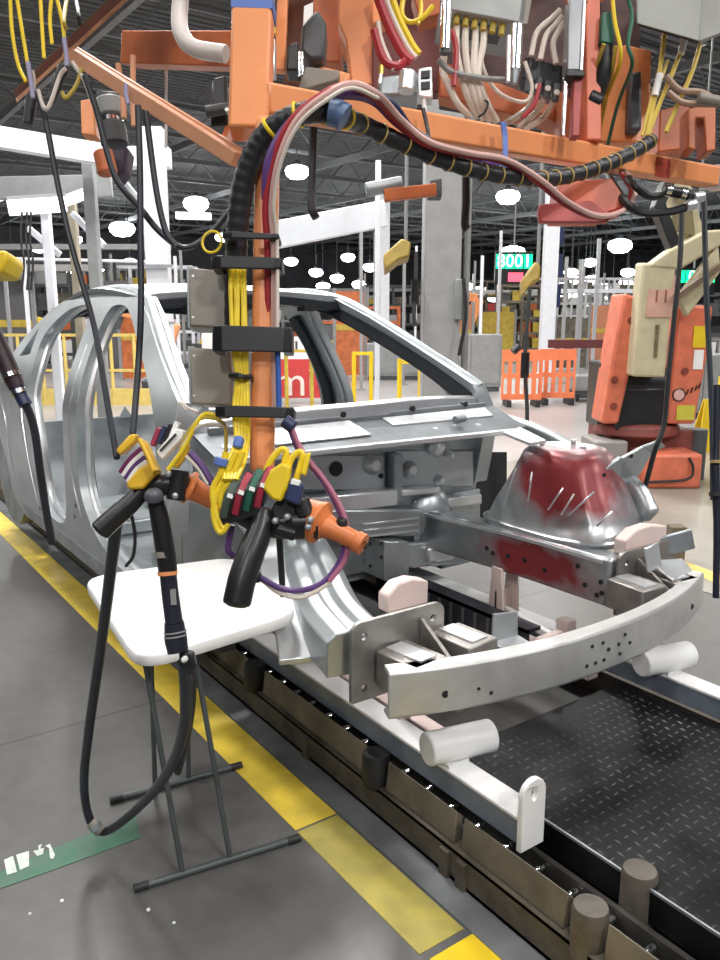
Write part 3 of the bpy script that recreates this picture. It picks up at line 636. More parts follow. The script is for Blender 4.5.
# ================================================================== CAR BODY in bare metal
XC = 2.0
car = T('sedan', 'bare metal sedan body shell without doors, hood or fenders', 'car body', (XC, 3.6, .27))
def uo(z):
    if z > 1.1: return .85 - .27 * min((z - 1.1) / .62, 1.08) ** 1.35
    if z < .5: return .85 - .05 * ((.5 - z) / .25) ** 2
    return .85 + .012 * math.sin((z - .5) / .6 * PI)
def smooth(loop, sub=3):
    P = catmull([V((a, b, 0)) for a, b in loop] + [V((loop[0][0], loop[0][1], 0))], sub)[:-1]; return [(p.x, p.y) for p in P]
arch = [(6.56, .42)] + [(6.16 + .40 * math.cos(t), .44 + .40 * math.sin(t)) for t in [PI * k / 10 for k in range(11)]] + [(5.75, .36)]
outer = [(2.96, .34), (2.93, .7), (2.87, .95), (2.84, 1.10), (2.89, 1.27), (3.22, 1.43), (3.56, 1.595), (3.80, 1.69), (4.15, 1.738), (4.6, 1.735), (5.0, 1.685), (5.3, 1.60), (5.58, 1.47), (5.78, 1.33), (6.02, 1.185), (6.5, 1.15), (6.85, 1.08), (6.98, .8), (6.9, .5)] + arch + [(5.6, .285), (4.8, .272), (3.8, .275), (3.1, .285)]
fdoor = smooth([(3.02, 1.13), (3.20, 1.285), (3.42, 1.415), (3.66, 1.535), (3.88, 1.63), (4.06, 1.65), (4.155, 1.61), (4.16, 1.45), (4.125, 1.25), (4.09, 1.05), (4.10, .85), (4.06, .68), (3.92, .54), (3.7, .465), (3.4, .43), (3.14, .44), (3.05, .58), (3.04, .85)])
rdoor = smooth([(4.36, 1.25), (4.39, 1.5), (4.46, 1.63), (4.62, 1.655), (4.86, 1.63), (5.06, 1.55), (5.16, 1.45), (5.14, 1.3), (5.12, 1.12), (5.06, .98), (4.99, .80), (4.96, .62), (4.88, .49), (4.7, .44), (4.48, .47), (4.38, .62), (4.34, .9)])
qwin = [(5.30, 1.36), (5.55, 1.34), (5.34, 1.52)]
def side_map(sgn): return lambda y, z: (XC + sgn * uo(z), y, z)
def flange(mb, sgn, loop, r=.011, dz=.0): mb.tube([(XC + sgn * (uo(z) - .055), y, z) for y, z in loop], r, 6, 1, closed=True)
for sgn in (-1, 1):
    mb = MB(); mb.plates(outer, [fdoor, rdoor, qwin], side_map(sgn), (-sgn * .085, 0, 0), cuts=2)
    bs = mb.build('body_side', STEEL, car, bevel=.022, seg=3, angle=50)
    for nm, lp in (('door_flange', fdoor), ('door_flange', rdoor)):
        mb = MB(); flange(mb, sgn, lp, .014); mb.build(nm, STEELB if sgn < 0 else STEELD, bs)  # near flanges in brighter steel, painting the highlight round the openings
    # rolled cant rail and pillar crown
    mb = MB(); mb.tube([(XC + sgn * (uo(z) - .03), y, z - .02) for y, z in outer[4:16]], .034, 10, 5, radii=[.7, 1, 1, 1.1, 1.1, 1.1, 1, .9, .8]); mb.build('cant_rail', STEELD, bs)
    mb = MB(); mb.sweep([(XC + sgn * (uo(z) - .07), y, z) for y, z in ((4.24, .5), (4.23, .8), (4.235, 1.1), (4.27, 1.35), (4.31, 1.6))], [(-.05, -.045), (.05, -.045), (.04, .045), (-.04, .045)], 4, up=(sgn, 0, 0), radii=[1.25, 1, .95, .85, 1]); mb.build('pillar_inner', STEELSH, bs, bevel=.008)
    mb = MB(); mb.bar([(XC + sgn * (uo(z) - .095), y, z) for y, z in ((2.92, 1.19), (3.20, 1.345), (3.5, 1.485), (3.78, 1.60), (4.05, 1.672), (4.4, 1.685), (4.8, 1.665), (5.2, 1.59))], .03, .075, 4, up=(sgn * .3, 0, 1)); mb.build('cant_rail_inner', STEELSH, bs, bevel=.008)  # dark inner strip added to paint shade along the pillar
    for pts in (((4.25, 1.45), (4.225, 1.2), (4.22, .95), (4.20, .75), (4.12, .58)), ((5.30, 1.30), (5.26, 1.05), (5.20, .85), (5.12, .62), (5.06, .46)), ((5.95, 1.12), (5.72, .92), (5.66, .7), (5.60, .45)), ((3.1, .345), (3.9, .34), (4.6, .335), (5.4, .335))):
        MB().tube([(XC + sgn * (uo(z) - .006), y, z) for y, z in pts], .014, 8, 5, radii=[.6, 1, 1, 1, .6]).build('highlight_ridge', STEELB, bs)  # bright ridges added to paint highlights along the side's edges
    mb = MB(); mb.b2((XC + sgn * .845, 3.0, .30), (XC + sgn * .64, 5.5, .40)); mb.build('rocker_inner', STEELD, bs, bevel=.02)
    for y, z in ((4.2, .62), (4.22, .75), (4.25, .55), (5.02, .44)): MB().cyl((XC + sgn * (uo(z) + .001), y, z), (XC + sgn * (uo(z) - .02), y, z), .012, n=10).build('painted_hole', BLACK, bs)  # black discs paint the dark of holes; no metal is cut out
mb = MB(); rs = []
for i in range(13):
    t = i / 12; y = 3.80 + 1.55 * t; zz = 1.69 + .06 * math.sin(PI * min(1, t * 1.05 + .02)) - .10 * max(0, t - .6)
    rs.append([V((XC + u * .60, y, zz + .03 * (1 - u * u) - (.0 if abs(u) < 1 else .01))) for u in [k / 6 - 1 for k in range(13)]] + [V((XC + u * .60, y, zz + .03 * (1 - u * u) - .03)) for u in [1 - k / 6 for k in range(13)]])
mb.rings(rs); mb.build('roof_panel', STEEL, car)
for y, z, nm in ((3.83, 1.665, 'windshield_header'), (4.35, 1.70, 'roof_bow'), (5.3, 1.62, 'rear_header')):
    mb = MB(); mb.bar([(XC - .58, y, z - .02), (XC, y, z + .02), (XC + .58, y, z - .02)], .09, .05, 5); mb.build(nm, STEELSH, car, bevel=.008)
for i in range(2):
    sg = (-1, 1)[i]; MB().b2((XC + sg * .34 - .03, 3.78, 1.62), (XC + sg * .34 + .03, 3.86, 1.66)).build('visor_bracket', BLACK, car)
# floor pan, tunnel, rear bulkhead
mb = MB(); mb.b2((XC - .66, 2.95, .37), (XC + .66, 5.6, .385))
mb.prism([(XC - .2, 2.95, .38), (XC + .2, 2.95, .38), (XC + .12, 2.95, .58), (XC - .12, 2.95, .58)], (0, 2.6, 0)); mb.build('floor_pan', STEELD, car, bevel=.02)
for y in (3.55, 4.3): MB().b2((XC - .66, y, .385), (XC + .66, y + .12, .47)).build('seat_crossmember', STEEL, car, bevel=.015)
mb = MB(); mb.prism([(XC - .7, 5.35, .38), (XC + .7, 5.35, .38), (XC + .66, 5.56, .90), (XC - .66, 5.56, .90)], (0, .02, 0)); mb.build('rear_bulkhead', STEELD, car)
for u in (-.42, -.1, .22, .5): MB().prism([(XC + u - .05, 5.55, .89), (XC + u + .05, 5.55, .89), (XC + u, 5.55, .97)], (0, .02, 0)).build('seat_tab', STEELB, car)
for sgn in (-1, 1):
    mb = MB(); mb.lathe((XC + sgn * .80, 6.0, .55), (-sgn, 0, 0), [(0, .42), (.12, .42), (.2, .36), (.22, .1)], 24); mb.build('rear_wheelhouse', STEELD, car)
# ---- firewall: every pressing measured on the plane of the dash panel
FY = 2.92
mb = MB(); mb.b2((XC - .80, FY, .42), (XC + .80, FY + .02, 1.16)); fwp = mb.build('dash_panel', STEELD, car)
def fw(q, dpt, nm, m, bevel=.008, y=FY): mb = MB(); pxquad(mb, q, ('y', y), -dpt); return mb.build(nm, m, fwp, bevel=bevel)
mb = MB(); mb.sweep([(XC - .83, 2.93, 1.15), (XC - .4, 2.86, 1.185), (XC, 2.84, 1.195), (XC + .4, 2.86, 1.195), (XC + .83, 2.93, 1.17)], [(-.035, -.03), (.035, -.03), (.03, .025), (0, .036), (-.03, .025)], 5, up=(0, 0, 1)); mb.build('cowl_rail', STEELB, car, bevel=.004)
mb = MB(); mb.prism([(XC - .78, 2.82, 1.155), (XC + .80, 2.82, 1.165), (XC + .80, 2.60, 1.085), (XC - .78, 2.60, 1.085)], (0, 0, -.012)); cp = mb.build('cowl_panel', mat('shaded_cowl_steel', (.16, .175, .19), .5, .55, var=.25), car)  # darker steel puts the recess shade into the panel colour
MB().prism([(XC - .62, 2.79, 1.15), (XC - .08, 2.79, 1.155), (XC - .06, 2.66, 1.11), (XC - .60, 2.66, 1.11)], (0, 0, .006)).build('cowl_patch', STEELB, cp)
MB().prism([(XC + .1, 2.80, 1.155), (XC + .72, 2.80, 1.16), (XC + .70, 2.72, 1.13), (XC + .1, 2.72, 1.13)], (0, 0, .004)).build('cowl_patch', STEELB, cp)
mb = MB(); mb.tube([PY(455, 420, 2.66), PY(464, 418, 2.66)], .018, 10, 1); mb.build('latch_nut', STEELD, cp)
for u, y in ((-.05, 2.74), (.02, 2.70), (.3, 2.68), (.42, 2.69), (.55, 2.67), (-.7, 2.7)):
    zc = 1.155 - (2.82 - y) * .33; MB().lathe((XC + u, y, zc), (0, -.3, 1), [(0, .022), (.004, .02), (.005, .012)], 12).build('plug', STEELD, cp)
MB().bar([(XC - .72, 2.815, 1.162), (XC + .74, 2.82, 1.17)], .02, .03, 1).build('wiper_ledge', STEELD, cp, bevel=.004)
for u in (-.5, -.1, .28, .6): MB().cyl((XC + u, 2.803, 1.185), (XC + u, 2.83, 1.185), .013, n=12).build('painted_rail_hole', BLACK, cp)  # black discs painted in as openings of the cowl rail
MB().bar([(XC - .78, 2.60, 1.08), (XC, 2.56, 1.085), (XC + .62, 2.50, 1.09)], .03, .022, 4).build('cowl_lip', STEELB, cp, bevel=.003)
fw(rect(296, 455, 384, 490), .01, 'upper_pressing', STEEL); fw(rect(394, 450, 472, 486), .012, 'upper_pressing', STEEL)
fw([(386, 500), (396, 500), (396, 452), (386, 452)], .06, 'vertical_rib', STEELD)
fw([(300, 512), (386, 502), (386, 486), (300, 494)], .09, 'ledge', STEELB); fw([(392, 494), (430, 490), (430, 484), (392, 487)], .08, 'ledge', STEELB)
fw(rect(300, 505, 410, 532), .10, 'heat_pressing', STEEL, .012)
for k in range(3): fw([(350, 519 + k * 6), (405, 513 + k * 6), (405, 515 + k * 6), (350, 521 + k * 6)], .108, 'pressed_bead', STEELB, .002)
mb = MB(); c = PY(429, 512, FY); mb.lathe(c, (0, -1, 0), [(0, .13), (.03, .12), (.06, .08), (.075, .03), (.076, .001)], 20); mb.build('steering_dome', STEEL, fwp)
fw([(412, 540), (478, 532), (478, 488), (412, 500)], .02, 'side_pressing', STEEL); fw([(440, 506), (474, 502), (474, 492), (440, 496)], .06, 'side_bracket', STEELB)
fw(rect(364, 534, 388, 572), .16, 'hole_plate', STEEL, .004)
for q in ((370, 544), (381, 557), (370, 566), (381, 543)): c = PY(q[0], q[1], FY - .16); MB().cyl(c, c - V((0, .004, 0)), .009, n=10).build('painted_hole', BLACK, fwp)
fw([(392, 566), (462, 560), (462, 536), (392, 540)], .07, 'lower_pressing', STEEL, .015); fw([(414, 558), (440, 555), (440, 541), (414, 543)], .11, 'lower_bracket', STEELB, .012)
fw([(444, 552), (460, 549), (460, 538), (444, 540)], .10, 'lower_bracket', STEELD, .01)
for q, r in (((336, 469), .034), ((381, 476), .012), ((441, 536), .012), ((397, 560), .014), ((352, 500), .01)): c = PY(q[0], q[1], FY - .013); MB().cyl(c + V((0, .01, 0)), c - V((0, .004, 0)), r, n=14).build('painted_hole', BLACK, fwp)
for q, w in (((374, 465), .05), ((411, 470), .045), ((438, 446), .06), ((440, 480), .03), ((450, 455), .025)):
    c = PY(q[0], q[1], FY - .03); mb = MB(); mb.lathe(c + V((0, .03, 0)), (0, -1, 0), [(0, w), (.03, w * .9), (.05, w * .5), (.052, .001)], 9); mb.build('weld_bracket', STEELB, fwp)
fw(rect(476, 452, 506, 530), .006, 'painted_void', BLACK, 0)  # black sheet paints the dark gap beside the tower
# ---- strut tower, right side
RT1 = oversprayed('steel_red_dye', (.50, .53, .55), PX(558, 485, 2.45), .205, squash=(.5, .72, 1.25))
RT2 = oversprayed('rail_red_dye', (.48, .51, .53), PX(535, 563, 2.41), .17, squash=(1, .55, 1.5))
tc_ = V((2.637, 2.21, 0)); mb = MB(); rs = []
for z, x0, x1, y0, y1, e_ in ((.70, 2.415, 2.86, 1.89, 2.56, .55), (.725, 2.41, 2.865, 1.87, 2.57, .55), (.735, 2.425, 2.86, 1.885, 2.55, .6), (.80, 2.435, 2.85, 1.90, 2.52, .65), (.90, 2.452, 2.83, 1.96, 2.46, .75), (.98, 2.465, 2.81, 2.0, 2.42, .85), (1.03, 2.475, 2.80, 2.02, 2.40, .9), (1.055, 2.495, 2.78, 2.05, 2.37, .95), (1.062, 2.53, 2.74, 2.09, 2.33, 1), (1.045, 2.57, 2.70, 2.14, 2.28, 1)):
    ring = []
    for k in range(56):
        t = 2 * PI * k / 56; rib = 1 + (.03 if k % 7 in (0, 1) and .74 < z < 1.0 else 0)
        cx, cy, ax, ay = (x0 + x1) / 2, (y0 + y1) / 2, (x1 - x0) / 2, (y1 - y0) / 2
        ring.append(V((cx + ax * math.copysign(abs(math.cos(t)) ** e_, math.cos(t)) * rib, cy + ay * math.copysign(abs(math.sin(t)) ** e_, math.sin(t)) * rib, z)))
    rs.append(ring)
mb.rings(rs); tw = mb.build('strut_tower', RT1, car, angle=60)
for k in range(3): a = 2 * PI * k / 3 + .4; c = tc_ + V((.1 * math.cos(a), .01 + .1 * math.sin(a), 1.06)); MB().cyl(c, c + V((0, 0, .012)), .012, n=8).build('stud', STEELB, tw)
for q0, q1 in (((548, 510), (563, 488)), ((561, 515), (574, 494)), ((568, 516), (594, 492)), ((504, 505), (516, 468)), ((528, 502), (532, 472)), ((597, 526), (612, 512))):
    mb = MB(); mb.tube([PX(*q0, 2.425), PX(q0[0] * .4 + q1[0] * .6, q0[1] * .4 + q1[1] * .6, 2.425), PX(*q1, 2.447)], .0038, 6, 3); mb.build('pressed_bead', STEELB, tw)
# upper apron rail with brackets
mb = MB(); mb.bar([(XC + .80, 2.92, 1.10), (XC + .83, 2.6, 1.06), (XC + .82, 2.3, .99), (XC + .80, 2.0, .90), (XC + .77, 1.88, .80)], .055, .085, 4); ap = mb.build('apron_rail', STEEL, car, bevel=.015)
mb = MB(); pxquad(mb, [(503, 432), (530, 443), (546, 440), (520, 427)], ('z', 1.10), -.012); mb.build('apron_gusset', STEELB, ap)
for q, m in (([(602, 468), (611, 505), (624, 512), (632, 480), (618, 456)], STEELD), ([(612, 522), (625, 524), (629, 494), (617, 488)], STEEL), ([(618, 458), (632, 480), (641, 466), (648, 452), (640, 446)], STEEL), ([(640, 446), (648, 452), (662, 446), (656, 440)], STEELD)):
    mb = MB(); pxquad(mb, q, ('y', 2.02), -.02); b_ = mb.build('apron_bracket', m, ap, bevel=.003)
for q in ((604, 475), (617, 488), (606, 491), (631, 456)): c = PY(q[0], q[1], 1.998); MB().cyl(c, c - V((0, .004, 0)), .009, n=10).build('painted_hole', BLACK, ap)
# ---- front longitudinal rails
mb = MB(); mb.bar([(XC + .46, 1.79, .615), (XC + .46, 2.3, .61), (XC + .47, 2.92, .58)], .11, .19, 4); rr = mb.build('front_rail', RT2, car, bevel=.014)
MB().bar([(XC + .403, 1.82, .694), (XC + .403, 2.3, .69), (XC + .41, 2.9, .66)], .014, .014, 3).build('rail_flange', STEELB, rr)
for q in ((585, 585), (601, 582), (602, 593), (578, 566), (525, 560), (508, 556), (493, 553), (545, 570), (487, 548), (597, 595)): c = PX(q[0], q[1], XC + .404); MB().cyl(c, c - V((.004, 0, 0)), .010, n=10).build('painted_hole', BLACK, rr)
mb = MB(); mb.sweep([(1.27, 1.80, .63), (1.33, 2.05, .645), (1.44, 2.32, .675), (1.56, 2.62, .70), (1.66, 2.90, .72)], [(-.10, -.07), (.10, -.07), (.10, .045), (.07, .07), (.03, .07), (.015, .052), (-.015, .052), (-.03, .07), (-.07, .07), (-.10, .04)], 5, up=(0, 0, 1)); lr = mb.build('front_rail', STEEL, car, bevel=.005)
MB().sweep([(1.16, 1.98, .56), (1.22, 2.12, .63), (1.31, 2.36, .70), (1.40, 2.62, .76), (1.42, 2.9, .85)], [(-.05, -.012), (.05, -.012), (.05, .012), (-.05, .012)], 5, up=(0, 0, 1)).build('wheelhouse_flange', STEELB, lr, bevel=.004)
for t, m in ((.25, 0), (.45, 1), (.65, 0), (.8, 1)):
    y = 1.85 + t * 1.0; x = 1.29 + .36 * t + .0; z = .715 + .07 * t; MB().lathe((x - .07, y, z - .015), (0, 0, 1), [(0, .014), (.006, .012), (.008, .002)], 10).build('weld_nut', STEELB, lr)
mb = MB(); pxquad(mb, rect(329, 632, 349, 668), ('y', 1.86), -.01); lp = mb.build('rail_bracket', STEEL, car, bevel=.003)
for q in ((336, 645), (341, 655), (335, 659), (344, 641)): c = PY(q[0], q[1], 1.85); MB().cyl(c, c - V((0, .004, 0)), .006, n=8).build('painted_hole', BLACK, lp)
# ---- front end: plates, crash boxes, bumper beam
def plate_loop(u0, u1, z0, z1, r=.035):
    out = []
    for cx, cz, a0 in ((u1 - r, z1 - r, 0), (u0 + r, z1 - r, PI / 2), (u0 + .006, z0 + .006, PI), (u1 - .006, z0 + .006, 1.5 * PI)):
        rr_ = r if cz > .6 else .006
        for k in range(6): a = a0 + k * PI / 10; out.append((cx + rr_ * math.cos(a), cz + rr_ * math.sin(a)))
    return out
for sgn in (-1, 1):
    u0, u1 = (.43, .78); u0, u1 = (u0, u1) if sgn > 0 else (-u1, -u0)
    holes = [[(cx + .011 * math.cos(t * PI / 5), cz + .011 * math.sin(t * PI / 5)) for t in range(10)] for cx, cz in ((u0 + .045, .69), (u1 - .045, .69), (u0 + .045, .53), (u1 - .045, .53))]
    mb = MB(); mb.plates(plate_loop(u0, u1, .49, .735), holes, lambda a, b: (XC + a, 1.765, b), (0, .014, 0)); mb.build('end_plate', PLATE, car, bevel=.003)
    for uc, w, zt in ((sgn * .635, .13, .645), (sgn * .43, .13, .655)):
        mb = MB(); mb.bar([(XC + uc, 1.765, zt - .06), (XC + uc * .97, 1.60, zt - .06)], w, .11); cb = mb.build('crash_box', PLATE, car, bevel=.006)
        MB().bar([(XC + uc, 1.755, zt - .002), (XC + uc * .97, 1.62, zt - .002)], w * .5, .006).build('top_bead', STEELB, cb)
    MB().prism([(XC + sgn * .53, 1.76, .70), (XC + sgn * .53, 1.60, .60), (XC + sgn * .53, 1.60, .56), (XC + sgn * .53, 1.76, .52)], (.014, 0, 0)).build('gusset', PLATE, car, bevel=.002)
mb = MB(); prof = [(-.0275, -.072), (.02, -.072), (.0275, -.062), (.0275, .062), (.02, .072), (-.0275, .072), (-.0275, .06), (.012, .055), (.012, -.055), (-.0275, -.06)]
bp_ = [(XC + u, 1.645 - .145 * (1 - (abs(u) / .745) ** 2.2), .568) for u in [-.745 + 1.49 * k / 16 for k in range(17)]]
mb.sweep(bp_, prof, 2, up=(0, 0, 1)); bb = mb.build('bumper_beam', ALU, car, bevel=.0025)
def bump_y(u): return 1.645 - .145 * (1 - (abs(u) / .745) ** 2.2) - .028
for u, z, r in ((-.60, .555, .011), (-.46, .535, .006), (.58, .56, .011), (-.08, .60, .006), (-.03, .60, .006), (.0, .57, .007), (.05, .575, .006), (-.10, .54, .006), (-.06, .54, .006), (-.02, .54, .006), (.08, .60, .006), (.11, .565, .006), (.06, .54, .006), (-.5, .555, .005)):
    MB().cyl((XC + u, bump_y(u) - .003, z), (XC + u, bump_y(u) + .01, z), r, n=10).build('painted_hole', BLACK, bb)  # openings in the beam are painted on as black discs
MB().b2((XC - .56, 1.56, .484), (XC - .34, 1.60, .495)).build('lower_tab', PLATE, bb)
mb = MB(); pxquad(mb, [(492, 643), (518, 636), (518, 612), (494, 614)], ('y', 1.70), .008); mb.build('folded_bracket', STEEL, car, bevel=.002)
mb = MB(); q_ = [PY(492, 644, 1.70), PY(518, 637, 1.70)]; mb.prism([q_[0], q_[1], q_[1] + V((.03, -.12, -.035)), q_[0] + V((.02, -.12, -.03))], (0, 0, .008)); mb.build('bracket_foot', STEELB, car, bevel=.002)
mb = MB(); mb.prism([(XC + .55, 1.62, .64), (XC + .74, 1.66, .63), (XC + .76, 1.72, .66), (XC + .57, 1.74, .68)], (0, 0, .01)); mb.prism([(XC + .52, 1.70, .66), (XC + .60, 1.70, .67), (XC + .60, 1.72, .76), (XC + .52, 1.72, .75)], (0, .012, 0)); mb.build('lamp_bracket', STEELB, car, bevel=.003)
mb = MB(); mb.bar([(XC + .70, 1.80, .70), (XC + .82, 1.72, .74)], .02, .08); mb.build('lamp_bracket', STEELD, car, bevel=.003)
# pink locating blocks on posts rising from the skid
for q, y, lab in (((388, 428, 585, 614), 1.90, 'pale pink locating block on a post beside the left front rail'), ((625, 665, 532, 556), 1.785, 'pale pink locating block on a post beside the right front rail')):
    x0, x1, y0, y1 = q; a_ = PY(x0, y1, y); b_ = PY(x1, y1, y); h = (PY(x0, y0, y) - a_).z; zb = a_.z; w = (b_ - a_).x; x = a_.x; mb = MB()
    o = T('locating_block', lab, 'block', (x + w / 2, y + .04, .275), 'pink locating blocks')
    mb.prism([(x, y, zb), (x + w, y, zb), (x + w, y, zb + h * .8), (x + w * .6, y, zb + h), (x + w * .25, y, zb + h * .95), (x, y, zb + h * .6)], (0, .055, 0)); mb.build('block', PINKP, o, bevel=.006)
    xm = x + w * .5; MB().b2((xm - .025, y + .01, .276), (xm + .025, y + .05, zb)).build('post', PINKP, o, bevel=.004)

# ================================================================== WHITE TABLE
tb = T('folding_table', 'small white plastic table with thin grey legs beside the yellow stripe', 'table', (.97, 2.3, 0))
TZ = .70
cor = [PZ(*q, TZ) for q in ((82, 577), (137, 662), (303, 612), (236, 556))]
def rounded(c, r, n=7):
    out = []
    for i in range(4):
        p, a, b = c[i], c[i - 1], c[(i + 1) % 4]; u = (a - p).normalized() * r; w = (b - p).normalized() * r
        for k in range(n): t = k / (n - 1); out.append(p + u * (1 - t) ** 2 + w * t ** 2)
    return out
lp = rounded(cor, .11); ctr = sum(cor, V()) / 4
mb = MB(); mb.rings([[p + (ctr - p) * .012 + V((0, 0, -.034)) for p in lp], [p + V((0, 0, -.026)) for p in lp], [p + V((0, 0, -.006)) for p in lp], [p + (ctr - p) * .012 for p in lp]]); mb.build('tabletop', WPLAST, tb, angle=50)
mb = MB(); q = PZ(228, 643, TZ - .03); mb.b2((q.x - .025, q.y + .0, TZ - .055), (q.x + .025, q.y + .06, TZ - .034)); mb.build('latch', BLACKP, tb)
fA, fB = PZ(112, 800, .012), PZ(240, 765, .012); gA, gB = PZ(136, 888, .012), PZ(298, 838, .012)
for a_, b_ in ((fA, fB), (gA, gB)):
    ft = MB().tube([a_, b_], .011, 10, 1).build('foot_bar', LEGM, tb)
    for c_, d_ in ((a_, b_), (b_, a_)): u = (d_ - c_).normalized(); MB().cyl(c_ - u * .006, c_ + u * .035, .0125, n=12).build('end_cap', BLACK, ft)
for s0, t in (((157, 655), .27), ((205, 640), .56)):
    base = gA.lerp(gB, t); topp = V((base.x - .03, base.y + .14, TZ - .034)); MB().tube([base, topp], .0085, 8, 1).build('leg', LEGM, tb)
for t in (.32, .58):
    base = fA.lerp(fB, t); topp = V((base.x - .02, base.y - .10, TZ - .034)); MB().tube([base, topp], .0085, 8, 1).build('leg', LEGM, tb)
a_ = gA.lerp(gB, .4); b_ = fA.lerp(fB, .45)
MB().tube([V((a_.x - .05, a_.y + .14, TZ - .05)), V((b_.x, b_.y - .1, TZ - .05))], .008, 8, 1).build('under_rail', LEGM, tb)

# ================================================================== OVERHEAD FRAME with pole
D = 1.45
fr = T('tool_support_frame', 'orange overhead steel frame with hanging pole, crossbeam and diagonal angle bars', 'support frame', PD(264, 300, D))
MB().bar([PD(268, 118, D), PD(262, 474, D)], .044, .044, 1, up=RT).build('pole', ORANGE, fr, bevel=.016, seg=4)
BY = 1.42
bm_a, bm_b = PY(262, 100, BY), PY(716, 178, BY)
MB().bar([bm_a, bm_b], .05, .056).build('crossbeam', ORANGE, fr, bevel=.006)
MB().bar([PY(711, 177, BY), PY(722, 179, BY)], .06, .066).build('end_cap', STEELB, fr, bevel=.004)
MB().b2((PY(648, 160, BY).x, BY - .0275, PY(648, 178, BY).z), (PY(662, 160, BY).x, BY - .025, PY(655, 160, BY).z)).build('red_stamp', mat('stamp_red', (.45, .07, .04), .5, var=.5, vscale=90), fr)
MB().bar([PD(255, -60, 1.52), PD(253, 36, 1.52), PD(250, 135, 1.50)], .058, .075, 1, up=RT).build('square_post', ORANGE, fr, bevel=.006)
MB().bar([PD(254.2, 2, 1.521), PD(253.7, 17, 1.521)], .0605, .0775, 1, up=RT).build('blue_tape', BLUE, fr)
mb = MB(); mb.prism([PD(266, 84, 1.5), PD(266, 106, 1.5), PD(318, 101, 1.56), PD(318, 95, 1.56)], FW * .03); mb.build('gusset', ORANGE, fr, bevel=.003)
def angle_iron(a, b, nm, w=.03):
    A, B = a, b; mb = MB(); mb.bar([A, B], w, .004); t = (B - A).normalized(); s_ = t.cross(V((0, 0, 1))).normalized()
    mb.bar([A + s_ * w / 2 - V((0, 0, w / 2)), B + s_ * w / 2 - V((0, 0, w / 2))], .004, w); return mb.build(nm, COPPER, fr, bevel=.001)
mb = MB(); mb.prism([PD(14, 90, 1.85), PD(16, 98, 1.85), PD(132, -9, 1.55), PD(120, -12, 1.55)], (0, .004, 0)); ab_ = mb.build('angle_bar', mat('maroon_worn', (.20, .075, .05), .5, var=.25), fr, bevel=.001)
mb = MB(); mb.prism([PD(16, 98, 1.85), PD(17, 103, 1.84), PD(142, -12, 1.545), PD(132, -9, 1.55)], (0, .004, .002)); mb.build('lower_flange', COPPER, ab_, bevel=.001)
MB().bar([PD(68, 52, 1.72), PD(238, 160, 1.5)], .026, .028, 1).build('angle_bar', COPPER, fr, bevel=.002)
MB().bar([PD(72, 47, 1.73), PD(244, 153, 1.52)], .012, .012, 1).build('angle_lip', COPPER, fr, bevel=.001)
MB().bar([PD(130, 50, 2.3), PD(240, 52, 2.1)], .07, .085, 1).build('rear_arm', ORANGED, fr, bevel=.004)
MB().prism([PD(128, 34, 2.28), PD(178, 38, 2.2), PD(178, 64, 2.2), PD(134, 58, 2.28)], FW * .02).build('arm_plate', ORANGE, fr, bevel=.003)
for px in (207, 214): MB().cyl(PD(px, 52, 2.05), PD(px, 52, 2.12), .008, n=8).build('bolt', BLACK, fr)
MB().bar([PD(284, -30, 1.7), PD(280, 72, 1.7)], .022, .022, 1, up=RT).build('hanger_bar', ORANGE, fr, bevel=.002)
MB().bar([PD(240, 102, 1.9), PD(222, 152, 1.62)], .012, .03, 1).build('diagonal_tie', ORANGED, fr)
# machinery of the frame above the crossbeam
def plate(q, d, th, nm, m, bevel=.004): mb = MB(); mb.prism([PD(a, b, d) for a, b in q], FW * th); return mb.build(nm, m, fr, bevel=bevel)
plate([(300, 92), (345, 92), (352, 72), (320, 64), (302, 74)], 1.75, .1, 'swivel_block', ORANGE, .01)
plate([(338, -10), (372, -10), (372, 84), (352, 88), (346, 40), (338, 22)], 1.85, .12, 'main_bracket', ORANGE)
plate([(312, -20), (340, -20), (340, 62), (322, 62), (314, 20)], 2.0, .1, 'inner_bracket', ORANGED)
plate([(372, -10), (440, -10), (440, 92), (372, 92)], 2.35, .05, 'back_plate', mat('dark_red_paint', (.16, .035, .03), .5, var=.3), .004)
plate([(440, 104), (440, -20), (572, -20), (572, 126)], 2.42, .04, 'back_plate', mat('blackish_red', (.06, .022, .02), .6, var=.4, vscale=20))  # backing plate in very dark mottled red
plate([(284, 88), (284, -20), (340, -20), (345, 88)], 2.3, .04, 'back_plate', mat('rust_brown', (.16, .06, .03), .55, var=.4, vscale=20))
plate([(600, 60), (600, -20), (640, -20), (640, 60)], 2.45, .04, 'back_plate', MATS['blackish_red'])
plate([(586, 140), (586, -12), (600, -12), (602, 140)], 1.98, .1, 'upright', ROBOT)
plate([(598, 142), (600, 52), (626, 44), (652, 50), (650, 142)], 2.22, .12, 'mount_plate', ORANGE, .006)
plate([(658, 152), (660, 110), (690, 102), (690, 148)], 2.3, .12, 'hook_block', ORANGED)
plate([(688, 108), (716, 104), (716, 150), (706, 152), (704, 118), (696, 118), (696, 150), (688, 148)], 2.1, .06, 'hook_plate', ORANGED)
plate([(556, 214), (560, 180), (612, 178), (630, 205), (604, 214)], 1.95, .1, 'lower_plate', ROBOT)
plate([(538, 212), (540, 204), (590, 200), (612, 214), (608, 222), (540, 222)], 1.93, .02, 'lower_flange', mat('rose_red', (.50, .10, .09), .45), .003)
plate([(534, 110), (534, 96), (590, 128), (590, 142)], 2.1, .08, 'rear_web', ORANGED)
plate([(440, 96), (440, 60), (534, 96), (534, 120)], 2.3, .06, 'rear_web', ORANGED)
